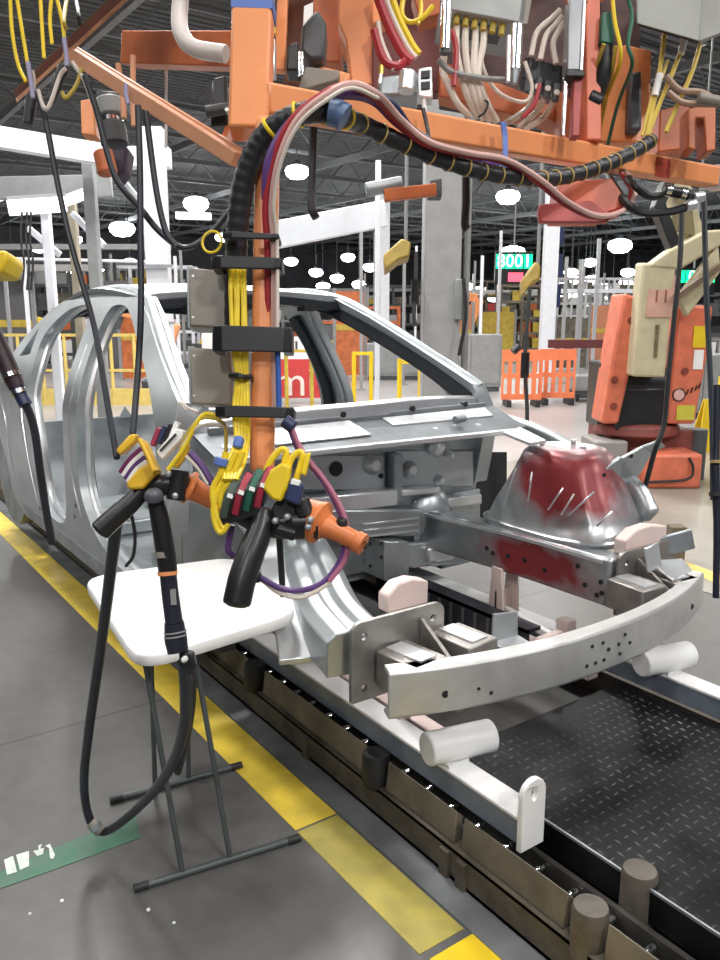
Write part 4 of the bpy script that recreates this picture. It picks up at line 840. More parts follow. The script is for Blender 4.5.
for q, m in (([(372, -5), (392, -5), (390, 18), (372, 24)], ORANGE), ([(560, 150), (560, 90), (585, 110), (585, 150)], ORANGED), ([(412, -8), (440, -8), (440, 14), (420, 20)], ORANGED)): plate(q, 2.05, .06, 'side_bracket', m)

# the carriage above, out of the picture, from which all of it hangs
for y, x0, x1 in ((1.50, .2, 3.2), (2.05, .2, 3.2)): MB().b2((x0, y - .04, 2.78), (x1, y + .04, 2.88)).build('carriage_beam', ORANGED, fr, bevel=.006)
for x in (.5, 1.6, 3.0): MB().b2((x - .04, 1.45, 2.88), (x + .04, 2.10, 2.96)).build('carriage_tie', ORANGED, fr, bevel=.006); MB().b2((x - .03, 1.74, 2.96), (x + .03, 1.80, 8.2)).build('carriage_hanger', DGREY, fr)
for a_, d_ in (((253, -60), 1.52), ((283, -30), 1.7), ((357, -8), 1.9), ((405, -8), 2.37), ((485, -22), 1.98), ((593, -10), 2.03), ((577, -10), 1.88), ((690, -20), 2.15), ((326, -18), 2.05), ((186, -28), 2.02)):
    q_ = PD(*a_, d_); MB().b2((q_.x - .02, q_.y - .02, q_.z - .03), (q_.x + .02, q_.y + .02, 2.80)).build('drop_hanger', ORANGED, fr, bevel=.003)
    yb = 1.50 if abs(q_.y - 1.5) < abs(q_.y - 2.05) else 2.05; MB().b2((q_.x - .025, min(q_.y, yb) - .03, 2.76), (q_.x + .025, max(q_.y, yb) + .03, 2.80)).build('hanger_plate', DGREY, fr)
def item(name, lab, cat, parts, group=None):
    """parts: list of (name, mesh builder, material, bevel)"""
    p0 = parts[0][1]; cs = [v.co for v in p0.bm.verts]; c = sum((V(x) for x in cs), V()) / len(cs)
    if len(parts) == 1: return one(name, lab, cat, p0, parts[0][2], parts[0][3], group)
    o = T(name, lab, cat, c, group)
    for nm, mb, m, bv in parts: mb.build(nm, m, o, bevel=bv)
    return o
def Q(q, d, th): mb = MB(); mb.prism([PD(a, b, d) for a, b in q], FW * th); return mb
def C(a, b, d, r, d2=None, n=16, r2=None): return MB().cyl(PD(*a, d), PD(*b, d2 or d), r, r2, n)
# valve manifold with chrome cylinders
item('valve_manifold', 'grey valve manifold block above the crossbeam feeding a row of white hoses', 'manifold', [
    ('block', Q([(440, 8), (446, -25), (530, -25), (525, 24)], 1.9, .16), mat('manifold_grey', (.33, .34, .33), .4, .4), .004),
    ('end_face', Q([(518, 24), (524, -25), (536, -25), (528, 24)], 1.9, .16), BOXG, .002),
    ('fitting_bar', Q([(448, 18), (450, 8), (520, 22), (518, 30)], 1.93, .08), DGREY, .002)] +
    [('fitting', C((458 + k * 9, 12 + k * 2.2), (456 + k * 9, 24 + k * 2.2), 1.92, .008, n=8), DYELLOW, 0) for k in range(6)])
item('air_cylinder', 'chrome cylinder at the left end of the grey valve manifold', 'cylinder', [('barrel', C((447, -6), (445, 50), 1.84, .013), CHROME, 0), ('collar', C((445, 50), (445, 54), 1.84, .010), DGREY, 0)])
item('air_cylinder', 'chrome cylinder at the right end of the grey valve manifold', 'cylinder', [('barrel', C((517, 26), (515, 70), 1.84, .014), CHROME, 0), ('rod', C((509, 36), (508, 82), 1.82, .005), STEELB, 0), ('cap', C((515, 70), (514, 84), 1.84, .012, r2=.007), STEELD, 0)])
item('control_valve', 'silver valve body with slotted face above the crossbeam, left of the manifold', 'valve', [
    ('body', Q([(378, 96), (378, 76), (418, 72), (420, 94)], 1.8, .08), STEELD, .006), ('barrel', C((406, 92), (408, 72), 1.78, .019), STEELB, .003),
    ('slotted_plate', Q([(418, 96), (418, 68), (432, 66), (433, 98)], 1.77, .04), STEELB, .003)] +
    [('slot', Q([(421, y + 7), (421, y), (430, y - 1), (430, y + 6)], 1.765, .004), BLACK, 0) for y in (71, 82)] + [('foot', C((424, 98), (424, 112), 1.78, .005), WHITE, 0)])
item('terminal_block', 'black terminal block with white hoses above and below, right of the manifold', 'connector', [('body', Q([(522, 78), (526, 56), (565, 66), (562, 90)], 1.95, .06), BLACKP, .004)] + [('plug', C((530 + k * 9, 76 + k * 3), (528 + k * 9, 92 + k * 3), 1.94, .009, n=8), DGREY, 0) for k in range(4)])
for k, (a_, b_, c_) in enumerate((((457, 26), (458, 62), (478, 118)), ((466, 27), (467, 66), (484, 120)), ((476, 28), (474, 70), (490, 122)), ((484, 30), (478, 74), (497, 122)), ((444, 56), (448, 84), (470, 117)))):
    pts = [PD(*a_, 1.93), PD(a_[0] - 1, a_[1] + 16, 1.92), PD(*b_, 1.9), PD((b_[0] + c_[0]) / 2 - 2, (b_[1] + c_[1]) / 2 + 2, 1.90), PD(*c_, 1.93)]
    one('air_hose', ['first white air hose from the left end under the grey valve manifold', 'second white air hose from the left under the grey valve manifold', 'third white air hose from the left under the grey valve manifold', 'fourth white air hose from the left under the grey valve manifold', 'white air hose looping lowest at left below the left chrome cylinder'][k], 'hose', MB().tube(pts, .0085, 8, 6), WHOSE, 0, 'white air hoses under the valve manifold')
loops = [([(486, 32), (482, 64), (498, 92), (524, 102), (532, 88), (525, 62)], 'thin white hose making a U loop between manifold and black terminal block', .005),
         ([(538, 86), (528, 108), (505, 124)], 'leftmost white hose below the black terminal block', .0075), ([(548, 88), (538, 110), (518, 128)], 'middle white hose below the black terminal block', .0075), ([(557, 92), (545, 116), (524, 130)], 'rightmost white hose below the black terminal block', .0075),
         ([(531, 56), (537, 32), (552, 18), (560, 10)], 'leftmost white hose rising above the black terminal block', .007), ([(540, 60), (546, 36), (556, 24), (562, 16)], 'middle white hose rising above the black terminal block', .007), ([(556, 64), (553, 44), (559, 30), (564, 22)], 'rightmost white hose rising above the black terminal block', .007)]
for pts, lab, r in loops: one('air_hose', lab, 'hose', MB().tube([PD(a, b, 1.93 + .09 * (b > 105)) for i, (a, b) in enumerate(pts)], r, 8, 6), WHOSE, 0, 'white hoses at the black terminal block')
for pts, r, m, lab in (([(452, 30), (456, 50), (454, 86)], .007, REDH, 'red hose tucked behind the leftmost white manifold hoses'), ([(540, 84), (534, 104), (522, 118)], .005, REDH, 'thin red hose between the white hoses below the terminal block'),
                       ([(438, 60), (452, 72), (480, 78), (506, 80)], .007, GREYP, 'grey hose crossing in front of the white manifold hoses')):
    one('air_hose', lab, 'hose', MB().tube([PD(a, b, 1.88) for a, b in pts], r, 8, 6), m)
one('cable_tie', 'black cable tie around the white manifold hoses above the crossbeam', 'cable tie', MB().tube([PD(a, b, 1.895) for a, b in ((478, 117), (484, 113), (488, 104), (485, 100))], .003, 6, 4), BLACK)
# upper left of the manifold: red and yellow hoses
for pts, r, m, lab in (([(376, -8), (388, 24), (402, 52), (412, 62)], .011, REDH, 'thick red hose slanting down toward the silver valve body'), ([(383, -8), (395, 22), (408, 48), (416, 58)], .007, WHOSE, 'white hose slanting beside the thick red hose'),
                       ([(390, -8), (400, 20), (412, 44), (419, 54)], .008, YCABLE, 'yellow hose slanting beside the white hose, above the valve body'), ([(404, -8), (402, 14), (410, 22), (422, 18), (433, 6)], .006, YCABLE, 'yellow cable bending back up above the silver valve body'),
                       ([(378, 22), (381, 40), (388, 58), (394, 70)], .006, WHOSE, 'short pale hose behind the thick red hose'), ([(374, 30), (384, 60), (398, 66), (406, 60)], .010, REDH, 'red hose loop under the thick red hose'),
                       ([(420, -8), (421, 10), (418, 24)], .005, YCABLE, 'straight yellow wire left of the valve manifold')):
    one('air_hose', lab, 'hose', MB().tube([PD(a, b, 1.82) for a, b in pts], r, 8, 6), m)
item('brass_fitting', 'small brass fitting left of the silver valve body', 'fitting', [('nut', C((381, 66), (381, 74), 1.78, .006, n=6), mat('brass', (.8, .55, .12), .3, .8), 0), ('stem', C((381, 74), (380, 84), 1.78, .004), STEELB, 0)])
# motor, solenoid and post clutter near the square post
item('drive_motor', 'dark grey motor with white label plate right of the square orange post', 'motor', [('housing', Q([(300, 50), (302, 22), (318, 8), (326, 22), (324, 58), (310, 60)], 1.72, .09), DGREY, .008), ('label_plate', Q([(303, 26), (304, 6), (313, 2), (313, 14)], 1.70, .004), WPLAST, .001), ('foot', Q([(296, 92), (306, 66), (340, 70), (338, 80)], 1.72, .08), BOXG, .004)])
item('solenoid', 'black solenoid hanging beside the thin orange hanger bar', 'solenoid', [('coil', Q([(286, 70), (288, 44), (298, 40), (300, 70)], 1.66, .05), BLACKP, .004), ('pin', C((299, 52), (299, 76), 1.65, .003), CHROME, 0), ('pin', C((302, 52), (302, 74), 1.65, .003), CHROME, 0)])
item('air_regulator', 'small silver air regulator with amber cap right of the square orange post', 'regulator', [('body', Q([(263, 72), (263, 38), (275, 38), (275, 74)], 1.56, .03), STEELB, .003), ('cap', C((273, 34), (273, 28), 1.55, .006), mat('amber', (.9, .55, .08), .4), 0), ('block', Q([(262, 36), (264, 22), (272, 20), (272, 38)], 1.57, .03), BLACKP, .002)] + [('port', C((269, y), (269, y + 1), 1.555, .005, d2=1.565, n=8), BLACK, 0) for y in (44, 54, 64)])
item('pressure_gauge', 'small dark valve cluster hanging left of the square orange post', 'valve', [('body', Q([(210, 126), (212, 78), (226, 74), (228, 124)], 1.7, .05), BLACKP, .006), ('knob', C((206, 112), (230, 108), 1.68, .012), DGREY, .002), ('screw', C((226, 112), (229, 110), 1.66, .008), STEELB, 0)])
# aluminium extrusion, rod, connector bundle, handle, grey box with glands
item('guide_extrusion', 'silver aluminium profile hanging beside the red upright above the crossbeam', 'profile', [('profile', Q([(567, 70), (570, -12), (584, -12), (580, 70)], 1.86, .05), mat('anodised', (.30, .31, .33), .35, .5), .003), ('bright_edge', Q([(580, 70), (584, -12), (587, -12), (583, 70)], 1.858, .05), STEELB, .001), ('end_cap', Q([(566, 76), (567, 70), (585, 70), (585, 76)], 1.855, .06), BLACKP, .002)])
item('slide_rod', 'vertical chrome rod under the silver aluminium profile', 'rod', [('rod', C((566, 78), (563, 136), 1.88, .006), CHROME, 0), ('red_cover', Q([(572, 136), (574, 76), (582, 76), (580, 136)], 1.87, .03), mat('rose_red2', (.45, .09, .08), .45), .003)])
item('cable_bundle', 'black wrapped cable bundle with green plug rising right of the red upright', 'cable bundle', [('sleeve', MB().tube([PD(607, 38, 1.98), PD(604, 70, 1.98), PD(595, 100, 2.02), PD(587, 122, 2.08), PD(582, 146, 2.16), PD(580, 158, 2.2)], .019, 10, 5, radii=[.8, 1, 1.25, .9, 1]), BLACK, 0), ('green_plug', Q([(600, 42), (602, 12), (616, 10), (614, 44)], 1.96, .05), GREEN, .004), ('clamp', C((588, 98), (600, 104), 2.0, .025), BLACKP, .003)])
for pts, m, lab in (([(612, -8), (615, 22), (621, 56), (612, 84), (598, 118), (588, 152)], YCABLE, 'yellow cable running down beside the green plug'), ([(626, -8), (632, 16), (628, 44), (632, 66), (618, 104), (606, 152)], GREEN, 'thin green wire right of the green plug'),
                    ([(604, 44), (592, 80), (584, 100), (580, 130), (578, 154)], DYELLOW, 'dull yellow wire along the black cable bundle'), ([(616, 46), (612, 72), (606, 100), (596, 152)], DYELLOW, 'dull yellow wire hanging right of the black cable bundle')):
    one('cable', lab, 'cable', MB().tube([PD(a, b, 1.945 + .255 * max(0, min(1, (b - 60) / 80))) for a, b in pts], .005, 7, 6), m)
one('pull_handle', 'dark grey oblong handle on the orange mounting plate', 'handle', Q([(629, 130), (631, 72), (642, 70), (642, 130)], 2.18, .04), mat('slate', (.06, .07, .09), .45), .008, seg=3)
item('control_box', 'big grey control box at the upper right corner with cable glands below', 'control box', [('box', MB().hexa([PD(636, 24, 1.95), PD(700, 42, 1.95), PD(742, 26, 2.4), PD(672, 8, 2.4)], [PD(636, -24, 1.95), PD(702, -14, 1.95), PD(742, -24, 2.4), PD(672, -30, 2.4)]), mat('box_grey_green', (.33, .34, .31), .45), .004), ('shaded_underside', MB().hexa([PD(638, 26, 1.955), PD(700, 43.5, 1.955), PD(740, 28, 2.38), PD(673, 10, 2.38)], [PD(638, 24, 1.955), PD(700, 41, 1.955), PD(740, 25.5, 2.38), PD(673, 8, 2.38)]), mat('underside_shade', (.07, .055, .04), .55), 0)] +  # dark plate paints the shaded underside of the box
     [('gland', MB().lathe(PD(x, y, 2.08), (0, 0, -1), [(0, .017), (.012, .017), (.014, .012), (.03, .010), (.032, .004)], 10), CHROME, 0) for x, y in ((665, 24), (690, 26), (703, 33))])
for pts, lab, r in (([(665, 32), (660, 70), (652, 110), (646, 138)], 'leftmost yellow cable hanging from the grey control box', .006), ([(688, 34), (672, 74), (658, 108), (648, 136)], 'middle yellow cable hanging from the grey control box', .006), ([(701, 41), (692, 72), (678, 104), (666, 132)], 'rightmost yellow cable hanging from the grey control box', .006), ([(668, 60), (656, 96), (650, 128), (645, 140)], 'thin yellow wire behind the leftmost control box cable', .004), ([(662, 60), (650, 104), (642, 136)], 'thin yellow wire left of the control box cables', .004)):
    one('cable', lab, 'cable', MB().tube([PD(a, b, 2.02) for a, b in pts], r, 7, 6), mat('pale_yellow_cable', (.74, .55, .10), .4), 0, 'yellow cables of the control box')
for (a_, b_), lab in (((660, 96), 'left white tape sleeve on the control box cables'), ((686, 54), 'middle white tape sleeve on the control box cables')): one('tape_sleeve', lab, 'tape', C((a_, b_ - 22), (a_ - 5, b_), 2.015, .0085), WPLAST)
for pts, lab in (([(666, 76), (680, 90), (700, 92), (716, 100)], 'upper tan hose above the orange hook plate'), ([(668, 92), (682, 102), (700, 104), (714, 104)], 'lower tan hose above the orange hook plate')):
    one('air_hose', lab, 'hose', MB().tube([PD(a, b, 2.0) for a, b in pts], .008, 8, 6), mat('tan_hose', (.42, .28, .20), .45), 0)
one('coupling', 'silver coupling where the tan hoses meet at the right edge', 'coupling', C((698, 98), (720, 102), 1.98, .014), BOXG, .003)
for pts, lab in (([(606, 172), (622, 198), (640, 212), (668, 212), (692, 206)], 'lower black hose loop under the right end of the crossbeam'), ([(618, 166), (632, 182), (650, 196), (676, 192), (700, 198)], 'upper black hose loop under the right end of the crossbeam')):
    item('black_hose', lab, 'hose', [('hose', MB().tube([PD(a, b, 2.2 if i == 0 else 1.95) for i, (a, b) in enumerate(pts)], .010, 8, 6), BLACK, 0), ('ferrule', C((pts[-1][0] - 6, pts[-1][1]), (pts[-1][0] + 4, pts[-1][1] - 2), 1.945, .0125), STEELB, .002)])
item('hose_fitting', 'black and silver hose fitting below the red stamp on the crossbeam', 'fitting', [('body', C((664, 190), (690, 195), 1.93, .013), BLACKP, .002), ('ring', C((666, 190), (671, 191), 1.93, .0145), CHROME, 0), ('ring', C((681, 193), (686, 194), 1.93, .0145), CHROME, 0)])

# ================================================================== CONDUIT and HOSES along frame
cpts = [PD(235, 330, 1.47), PD(236, 270, 1.46), PD(238, 225, 1.44), PD(245, 178, 1.42), PD(262, 140, 1.40), PD(290, 118, 1.38), PD(325, 112, 1.38)]
cpts2 = [(365, 126), (412, 148), (460, 166), (505, 176), (555, 178), (605, 165), (640, 148), (652, 140)]
cpts += [PY(a, b, 1.31) for a, b in cpts2]
cd = T('ribbed_conduit', 'thick black ribbed conduit with yellow bands bending from pole to crossbeam', 'conduit', cpts[2])
cc = catmull(cpts, 8)
fine = []
for i in range(len(cc) - 1):
    n_ = max(2, int((cc[i + 1] - cc[i]).length / .0065))
    for k in range(n_): fine.append(cc[i].lerp(cc[i + 1], k / n_))
fine.append(cc[-1])
def cr_(k): return 1.0 - .16 * min(1, max(0, (k / len(fine) - .25) / .3))
MB().tube(fine, .0205, 14, 1, radii=[cr_(k) * (1.0 if k % 4 < 2 else .95) for k in range(len(fine))]).build('sleeve', mat('conduit_black', (.022, .022, .026), .4, var=.3), cd, angle=60)
L_ = 0; nxt = .36; 
for i in range(1, len(cc)):
    seg_ = (cc[i] - cc[i - 1]).length; L_ += seg_
    if L_ > nxt:
        t = (cc[i] - cc[i - 1]).normalized(); k = int(nxt * 100)
        MB().torus(cc[i], t, .0206 * (1.0 - .16 * min(1, max(0, (i / len(cc) - .25) / .3))), .0020 if L_ > .55 else .0036, 18, 6).build('yellow_band', YCABLE if L_ < .55 else mat('aged_yellow', (.55, .40, .12), .5), cd); nxt = L_ + (.038 if L_ > .75 else .05)
one('tape_wrap', 'blue tape wrapped around the ribbed conduit at the top of its bend', 'tape', MB().tube([PD(329, 112, 1.36), PD(338, 114, 1.36), PD(345, 118, 1.36)], .0235, 14, 3), mat('slate_blue', (.10, .16, .30), .45), 0)
def hose(pts, r, m, lab, nm='air_hose', sub=8, group=None): return one(nm, lab, 'hose', MB().tube(pts, r, 8, sub), m, 0, group)
run = [PD(273, 410, 1.44), PD(274, 330, 1.43), PD(274, 250, 1.41), PD(272, 205, 1.39), PD(279, 160, 1.37), PD(297, 120, 1.35), PD(326, 95, 1.34), PD(352, 84, 1.36), PD(380, 96, 1.44), PD(402, 120, 1.52), PD(430, 142, 1.56), PD(470, 153, 1.63), PD(507, 160, 1.70), PD(540, 179, 1.75), PD(570, 203, 1.81), PD(600, 216, 1.88), PD(625, 209, 1.94), PD(636, 190, 1.97), PD(626, 172, 1.99)]
hose(run, .0062, mat('pale_pink_hose', (.68, .42, .38), .4), 'pale pink hose curving over the conduit and looping below the crossbeam')
hose([p + (p - EYE) * .006 - RT * .011 - UP * .003 for p in run], .0066, REDH, 'dark red hose running beside the pale pink hose')
hose([PD(266, 200, 1.40), PD(268, 165, 1.38), PD(283, 132, 1.37), PD(310, 106, 1.36), PD(340, 95, 1.39), PD(372, 100, 1.46), PD(398, 124, 1.55), PD(428, 144, 1.62), PD(470, 158, 1.72), PD(505, 168, 1.79)], .0085, PURPLE, 'dark purple hose between the ribbed conduit and the red hose')
hose([PD(277, 410, 1.425), PD(277.5, 330, 1.415), PD(277, 240, 1.40), PD(274, 205, 1.38), PD(281, 162, 1.355), PD(299, 124, 1.335), PD(328, 99, 1.325), PD(352, 88, 1.345), PD(378, 98, 1.42)], .0035, WHOSE, 'thin white tube along the outer side of the pole hoses')
hose([PY(373, 92, 1.32), PY(394, 106, 1.33), PY(410, 128, 1.34), PY(428, 140, 1.34)], .008, NAVY, 'short dark blue hose crossing the face of the crossbeam')
def strap(pts, w, m, lab, th=.003): return one('strap', lab, 'strap', MB().bar(pts, w, th, 4, up=RT), m)
one('strap', 'blue strap hanging around the middle of the crossbeam', 'strap', MB().bar([PY(503, 122, 1.36), PY(505, 138, 1.355), PY(505, 158, 1.33), PY(501, 172, 1.33)], .0155, .004, 4, up=(0, 1, 0)), BLUE, .001)
one('strap', 'thin black strap on the crossbeam under the silver valve body', 'strap', MB().bar([PY(423, 108, 1.37), PY(427, 126, 1.36), PY(430, 144, 1.33)], .008, .004, 4, up=(0, 1, 0)), BLACK)

# ================================================================== POLE ACCESSORIES
def along(px, py, d): return PD(px, py, d)
def pbox(name, lab, q, d, th, m):
    o = T(name, lab, 'box', PD(q[0][0], q[0][1], d)); mb = MB(); mb.prism([PD(a, b, d) for a, b in q], FW * th); mb.build('box', m, o, bevel=.004)
    (x0, y0), (x1, y1) = q[3], q[1]
    MB().prism([PD(x0 - 1.5, y0 - 1, d + .012), PD(x0 + 5, y0 - 1, d + .012), PD(q[0][0] + 5, q[0][1] + 1, d + .012), PD(q[0][0] - 1.5, q[0][1] + 1, d + .012)], FW * (th - .02)).build('lid_edge', STEELD, o, bevel=.001)
    for f_ in (.15, .85): c = PD(x0 + 5, y0 + (q[0][1] - y0) * f_, d - .001); MB().cyl(c, c + FW * .004, .0025, n=8).build('screw', STEELB, o)
    return o
pbox('junction_box', 'upper beige grey box strapped to the left of the orange pole', [(189, 326), (228, 328), (228, 271), (188, 267)], 1.47, .07, BOXG)
pbox('junction_box', 'lower beige grey box strapped to the left of the orange pole', [(191, 404), (232, 406), (231, 350), (189, 347)], 1.48, .07, BOXG)
# yellow cable bunch: five separate strands
ylabs = ['leftmost yellow cable strand beside the orange pole', 'second yellow cable strand from the left beside the orange pole', 'middle yellow cable strand beside the orange pole', 'yellow cable strand nearest the orange pole', 'rear yellow cable strand hidden in the bunch beside the pole']
for k in range(5):
    x = 230 + k * 3.4; pts = [PD(x, 262, 1.43 + .006 * (k % 2)), PD(x + 1 + (k % 2) * 2, 300, 1.425), PD(x + 3 - (k % 3), 345, 1.42), PD(237 + k * 2.5, 378, 1.42), PD(x + 4, 410, 1.415), PD(236 + k * 3, 440, 1.40 + .005 * k), PD(228 + k * 4, 462, 1.375), PD(224 + k * 3, 480, 1.35)]
    one('cable', ylabs[k], 'cable', MB().tube(pts, .0043, 8, 6), YCABLE, 0, 'yellow cables along the pole')
for q, lab in (((237, 444, 1.39), 'blue tape wrap near the lower end of the yellow cable bunch'),): one('tape_wrap', lab, 'tape', MB().bar([PD(240, 438, 1.405), PD(238, 450, 1.40)], .034, .016, 1, up=RT), BLUE, .004)
# black straps with cable bracket around pole, boxes and cables
def clamp(lab, y0, y1, x0, x1, d=1.395):
    o = T('hook_and_loop_strap', lab, 'strap', PD(x0, y1, d), 'black straps around the pole')
    mb = MB(); mb.prism([PD(x0 + 9, y1, d), PD(x1 - 8, y1 + 1, d), PD(x1 - 8, y0 + 2, d), PD(x0 + 9, y0, d)], FW * .006); mb.build('front_band', BLACK, o, bevel=.002)
    mb = MB(); mb.prism([PD(x0, y1, d + .012), PD(x0 + 11, y1, d - .001), PD(x0 + 11, y0, d - .001), PD(x0, y0, d + .012)], FW * .05); mb.build('side_wrap', BLACKP, o, bevel=.003)
    mb = MB(); mb.prism([PD(x1 - 10, y1 + 1, d - .001), PD(x1, y1 + 1, d + .01), PD(x1, y0 + 2, d + .01), PD(x1 - 10, y0 + 2, d - .001)], FW * .05); mb.build('side_wrap', BLACKP, o, bevel=.003)
    return o
clamp('top narrow black strap around the orange pole', 231, 238, 222, 279, 1.385)
clamp('second black strap from the top, level with the upper box lid', 255, 268, 211, 282)
clamp('widest black strap, between the two beige grey boxes', 325, 351, 212, 292)
clamp('thin black strap around the yellow cables only', 372, 378, 228, 252, 1.40)
clamp('lowest black strap around pole and cables, below the lower box', 405, 417, 215, 294)
# small knob on lowest strap and cord knot
one('cord_clip', 'dark clip holding the blue and purple cable beside the lowest strap', 'clip', C((284, 420), (294, 428), 1.385, .012), NAVY, .003)
one('wire_ring', 'small ring of yellow wire hanging above the upper beige grey box', 'wire', MB().torus(PD(212, 242, 1.42), FW + RT * .3, .019, .0025, 22, 6), YCABLE)
hose([PD(279, 410, 1.41), PD(278, 360, 1.41), PD(277, 340, 1.41)], .005, mat('cobalt_hose', (.03, .10, .40), .4), 'short cobalt blue tube between the straps right of the pole')
# purple and blue cable loop around the right handle
loop_px = [(289, 428), (300, 452), (322, 480), (338, 508), (344, 530), (342, 556), (326, 580), (303, 590), (280, 588), (258, 576)]
hose([PD(a, b, 1.39 - .02 * i / 9) for i, (a, b) in enumerate(loop_px)], .0052, PURPLE, 'purple cable looping around the orange nozzle of the right handle', 'loop_cable')
hose([PD(a + 3.5, b + 1.5, 1.385 - .02 * i / 9) for i, (a, b) in enumerate(loop_px[:7])], .0048, mat('mauve', (.42, .14, .22), .4), 'mauve cable beside the purple loop cable', 'loop_cable')
hose([PD(a, b + 3, 1.375) for a, b in ((330, 580), (303, 594), (280, 590), (262, 577))], .0042, WHOSE, 'white cable finishing the loop under the right handle', 'loop_cable')
for q, lab in (((342, 523), 'upper black cable tie on the purple loop cable'), ((256, 577), 'lower black cable tie at the end of the loop cable')): c = PD(*q, 1.372); one('cable_tie', lab, 'cable tie', MB().lathe(c - V((0, 0, .008)), (0, 0, 1), [(0, .008), (.003, .01), (.013, .01), (.016, .008)], 12), BLACK)

# ================================================================== RIGHT CONTROL HANDLE
hd = T('control_pendant', 'right hand control handle with black grip, coloured buttons and orange nozzle', 'control handle', PD(262, 520, 1.38))
mb = MB(); mb.tube([PD(264, 512, 1.37), PD(260, 530, 1.36), PD(250, 556, 1.345), PD(242, 580, 1.335), PD(237, 602, 1.33)], .0235, 18, 5, radii=[.82, .92, 1.0, 1.02, 1.02]); mb.lathe(PD(237, 602, 1.33), PD(236.3, 606, 1.328) - PD(237, 602, 1.33), [(0, .0239), (.004, .022), (.008, .014), (.009, .001)], 18); mb.build('grip', BLACKP, hd)
mb = MB(); mb.tube([PD(238, 512, 1.39), PD(268, 522, 1.385), (PD(318, 522, 1.39))], .027, 16, 4, radii=[.7, 1.0, 1.15]); mb.build('body', BLACKP, hd, bevel=.002)
mb = MB(); mb.lathe(PD(318, 522, 1.39), PD(364, 545, 1.36) - PD(318, 522, 1.39), [(-.034, .030), (-.006, .036), (0, .039), (.006, .039), (.010, .030), (.018, .022), (.04, .017), (.075, .0165), (.078, .019), (.092, .019), (.0925, .008), (.085, .007)], 24); mb.build('nozzle', mat('nozzle_orange', (.68, .20, .06), .4, var=.15), hd, angle=30)
a0, a1 = PD(321, 523.5, 1.388), PD(364, 545, 1.36); ax = (a1 - a0).normalized()
MB().cyl(a0 + ax * .0905, a0 + ax * .0925, .0075, n=14).build('bore', BLACK, hd)
mb = MB(); mb.cyl(PD(284, 510, 1.36), PD(284, 510, 1.40), .02); mb.cyl(PD(300, 500, 1.37), PD(306, 516, 1.37), .016); mb.cyl(PD(276, 528, 1.365), PD(296, 534, 1.365), .013); mb.build('linkage', BLACKP, hd, bevel=.002)
for q in ((275, 521), (287, 517), (308, 527), (310, 520)): c = PD(*q, 1.335); MB().lathe(c, -FW, [(-.02, .006), (0, .006), (.003, .004), (.004, .001)], 8).build('bolt', STEELD, hd)
cols = [('button_block', mat('dark_green_grey', (.06, .09, .07), .45)), ('button_block', mat('button_red', (.42, .03, .06), .4)), ('button_block', GREEN), ('button_block', MATS['button_red'])]
for k, (nm, m) in enumerate(cols):
    x = 228 + k * 11; y = 492 - k * 3.5
    MB().bar([PD(x - 3, y + 24, 1.365), PD(x + 2, y + 4, 1.355), PD(x + 11, y - 12, 1.37)], .0155, .03, 3, up=-FW).build(nm, m, hd, bevel=.003)
    MB().bar([PD(x + 1.5, y + 6, 1.338), PD(x + 3, y + 2, 1.338)], .010, .003, 1, up=-FW).build('white_mark', WPLAST, hd)
    MB().bar([PD(x + 3, y + 22, 1.362), PD(x + 7.5, y + 3, 1.352), PD(x + 16, y - 13, 1.367)], .0035, .032, 3, up=-FW).build('divider', BLACKP, hd)
MB().bar([PD(222, 520, 1.37), PD(262, 508, 1.365)], .02, .03, 1, up=-FW).build('button_tray', BLACKP, hd, bevel=.003)
mb = MB(); mb.prism([PD(262, 488, 1.335), PD(270, 470, 1.335), PD(282, 462, 1.335), PD(291, 466, 1.335), PD(288, 486, 1.335), PD(281, 502, 1.335), PD(272, 500, 1.335)], FW * .035); mb.build('yellow_head', YELLOW, hd, bevel=.005)
mb = MB(); mb.prism([PD(284, 500, 1.335), PD(289, 480, 1.335), PD(303, 484, 1.335), PD(300, 506, 1.335)], FW * .03); mb.build('navy_plug', NAVY, hd, bevel=.004)
MB().prism([PD(290, 484, 1.334), PD(292, 478, 1.334), PD(301, 481, 1.334), PD(299, 486, 1.334)], FW * .01).build('white_tab', WPLAST, hd, bevel=.001)
mb = MB(); mb.prism([PD(300, 474, 1.35), PD(305, 454, 1.35), PD(311, 452, 1.35), PD(306, 476, 1.35)], FW * .015); mb.build('yellow_tab', YCABLE, hd, bevel=.003)
for pts, lab in (([(262, 484), (270, 462), (280, 450), (286, 452), (284, 466)], 'yellow cable arching over the yellow head of the right handle'), ([(286, 474), (292, 458), (300, 452), (302, 460), (296, 480)], 'yellow cable arch right of the yellow head'),
                 ([(236, 452), (226, 476), (216, 496), (214, 516), (220, 532), (228, 524)], 'outer yellow cable loop left of the right handle buttons'), ([(226, 452), (221, 472), (213, 490), (216, 512), (224, 528), (230, 516)], 'inner yellow cable loop left of the right handle buttons'), ([(243, 452), (232, 478), (222, 494), (222, 508)], 'short yellow cable entering the button block of the right handle')):
    one('cable', lab, 'cable', MB().tube([PD(a, b, 1.36) for a, b in pts], .0058, 8, 6), YCABLE, 0)
one('tape_wrap', 'small blue tape wrap on the yellow loop left of the pole foot', 'tape', C((222, 458), (220, 466), 1.358, .012), BLUE, .002)
hose([PD(232, 525, 1.39), PD(228, 548, 1.40), PD(234, 556, 1.41)], .006, PURPLE, 'short purple cable below the button block', 'loop_cable')
one('power_cord', 'straight black cord hanging behind the right handle down to the table', 'cord', MB().tube([PD(279, 534, 1.42), PD(281, 565, 1.44), PD(283, 596, 1.46)], .006, 8, 4), BLACK)

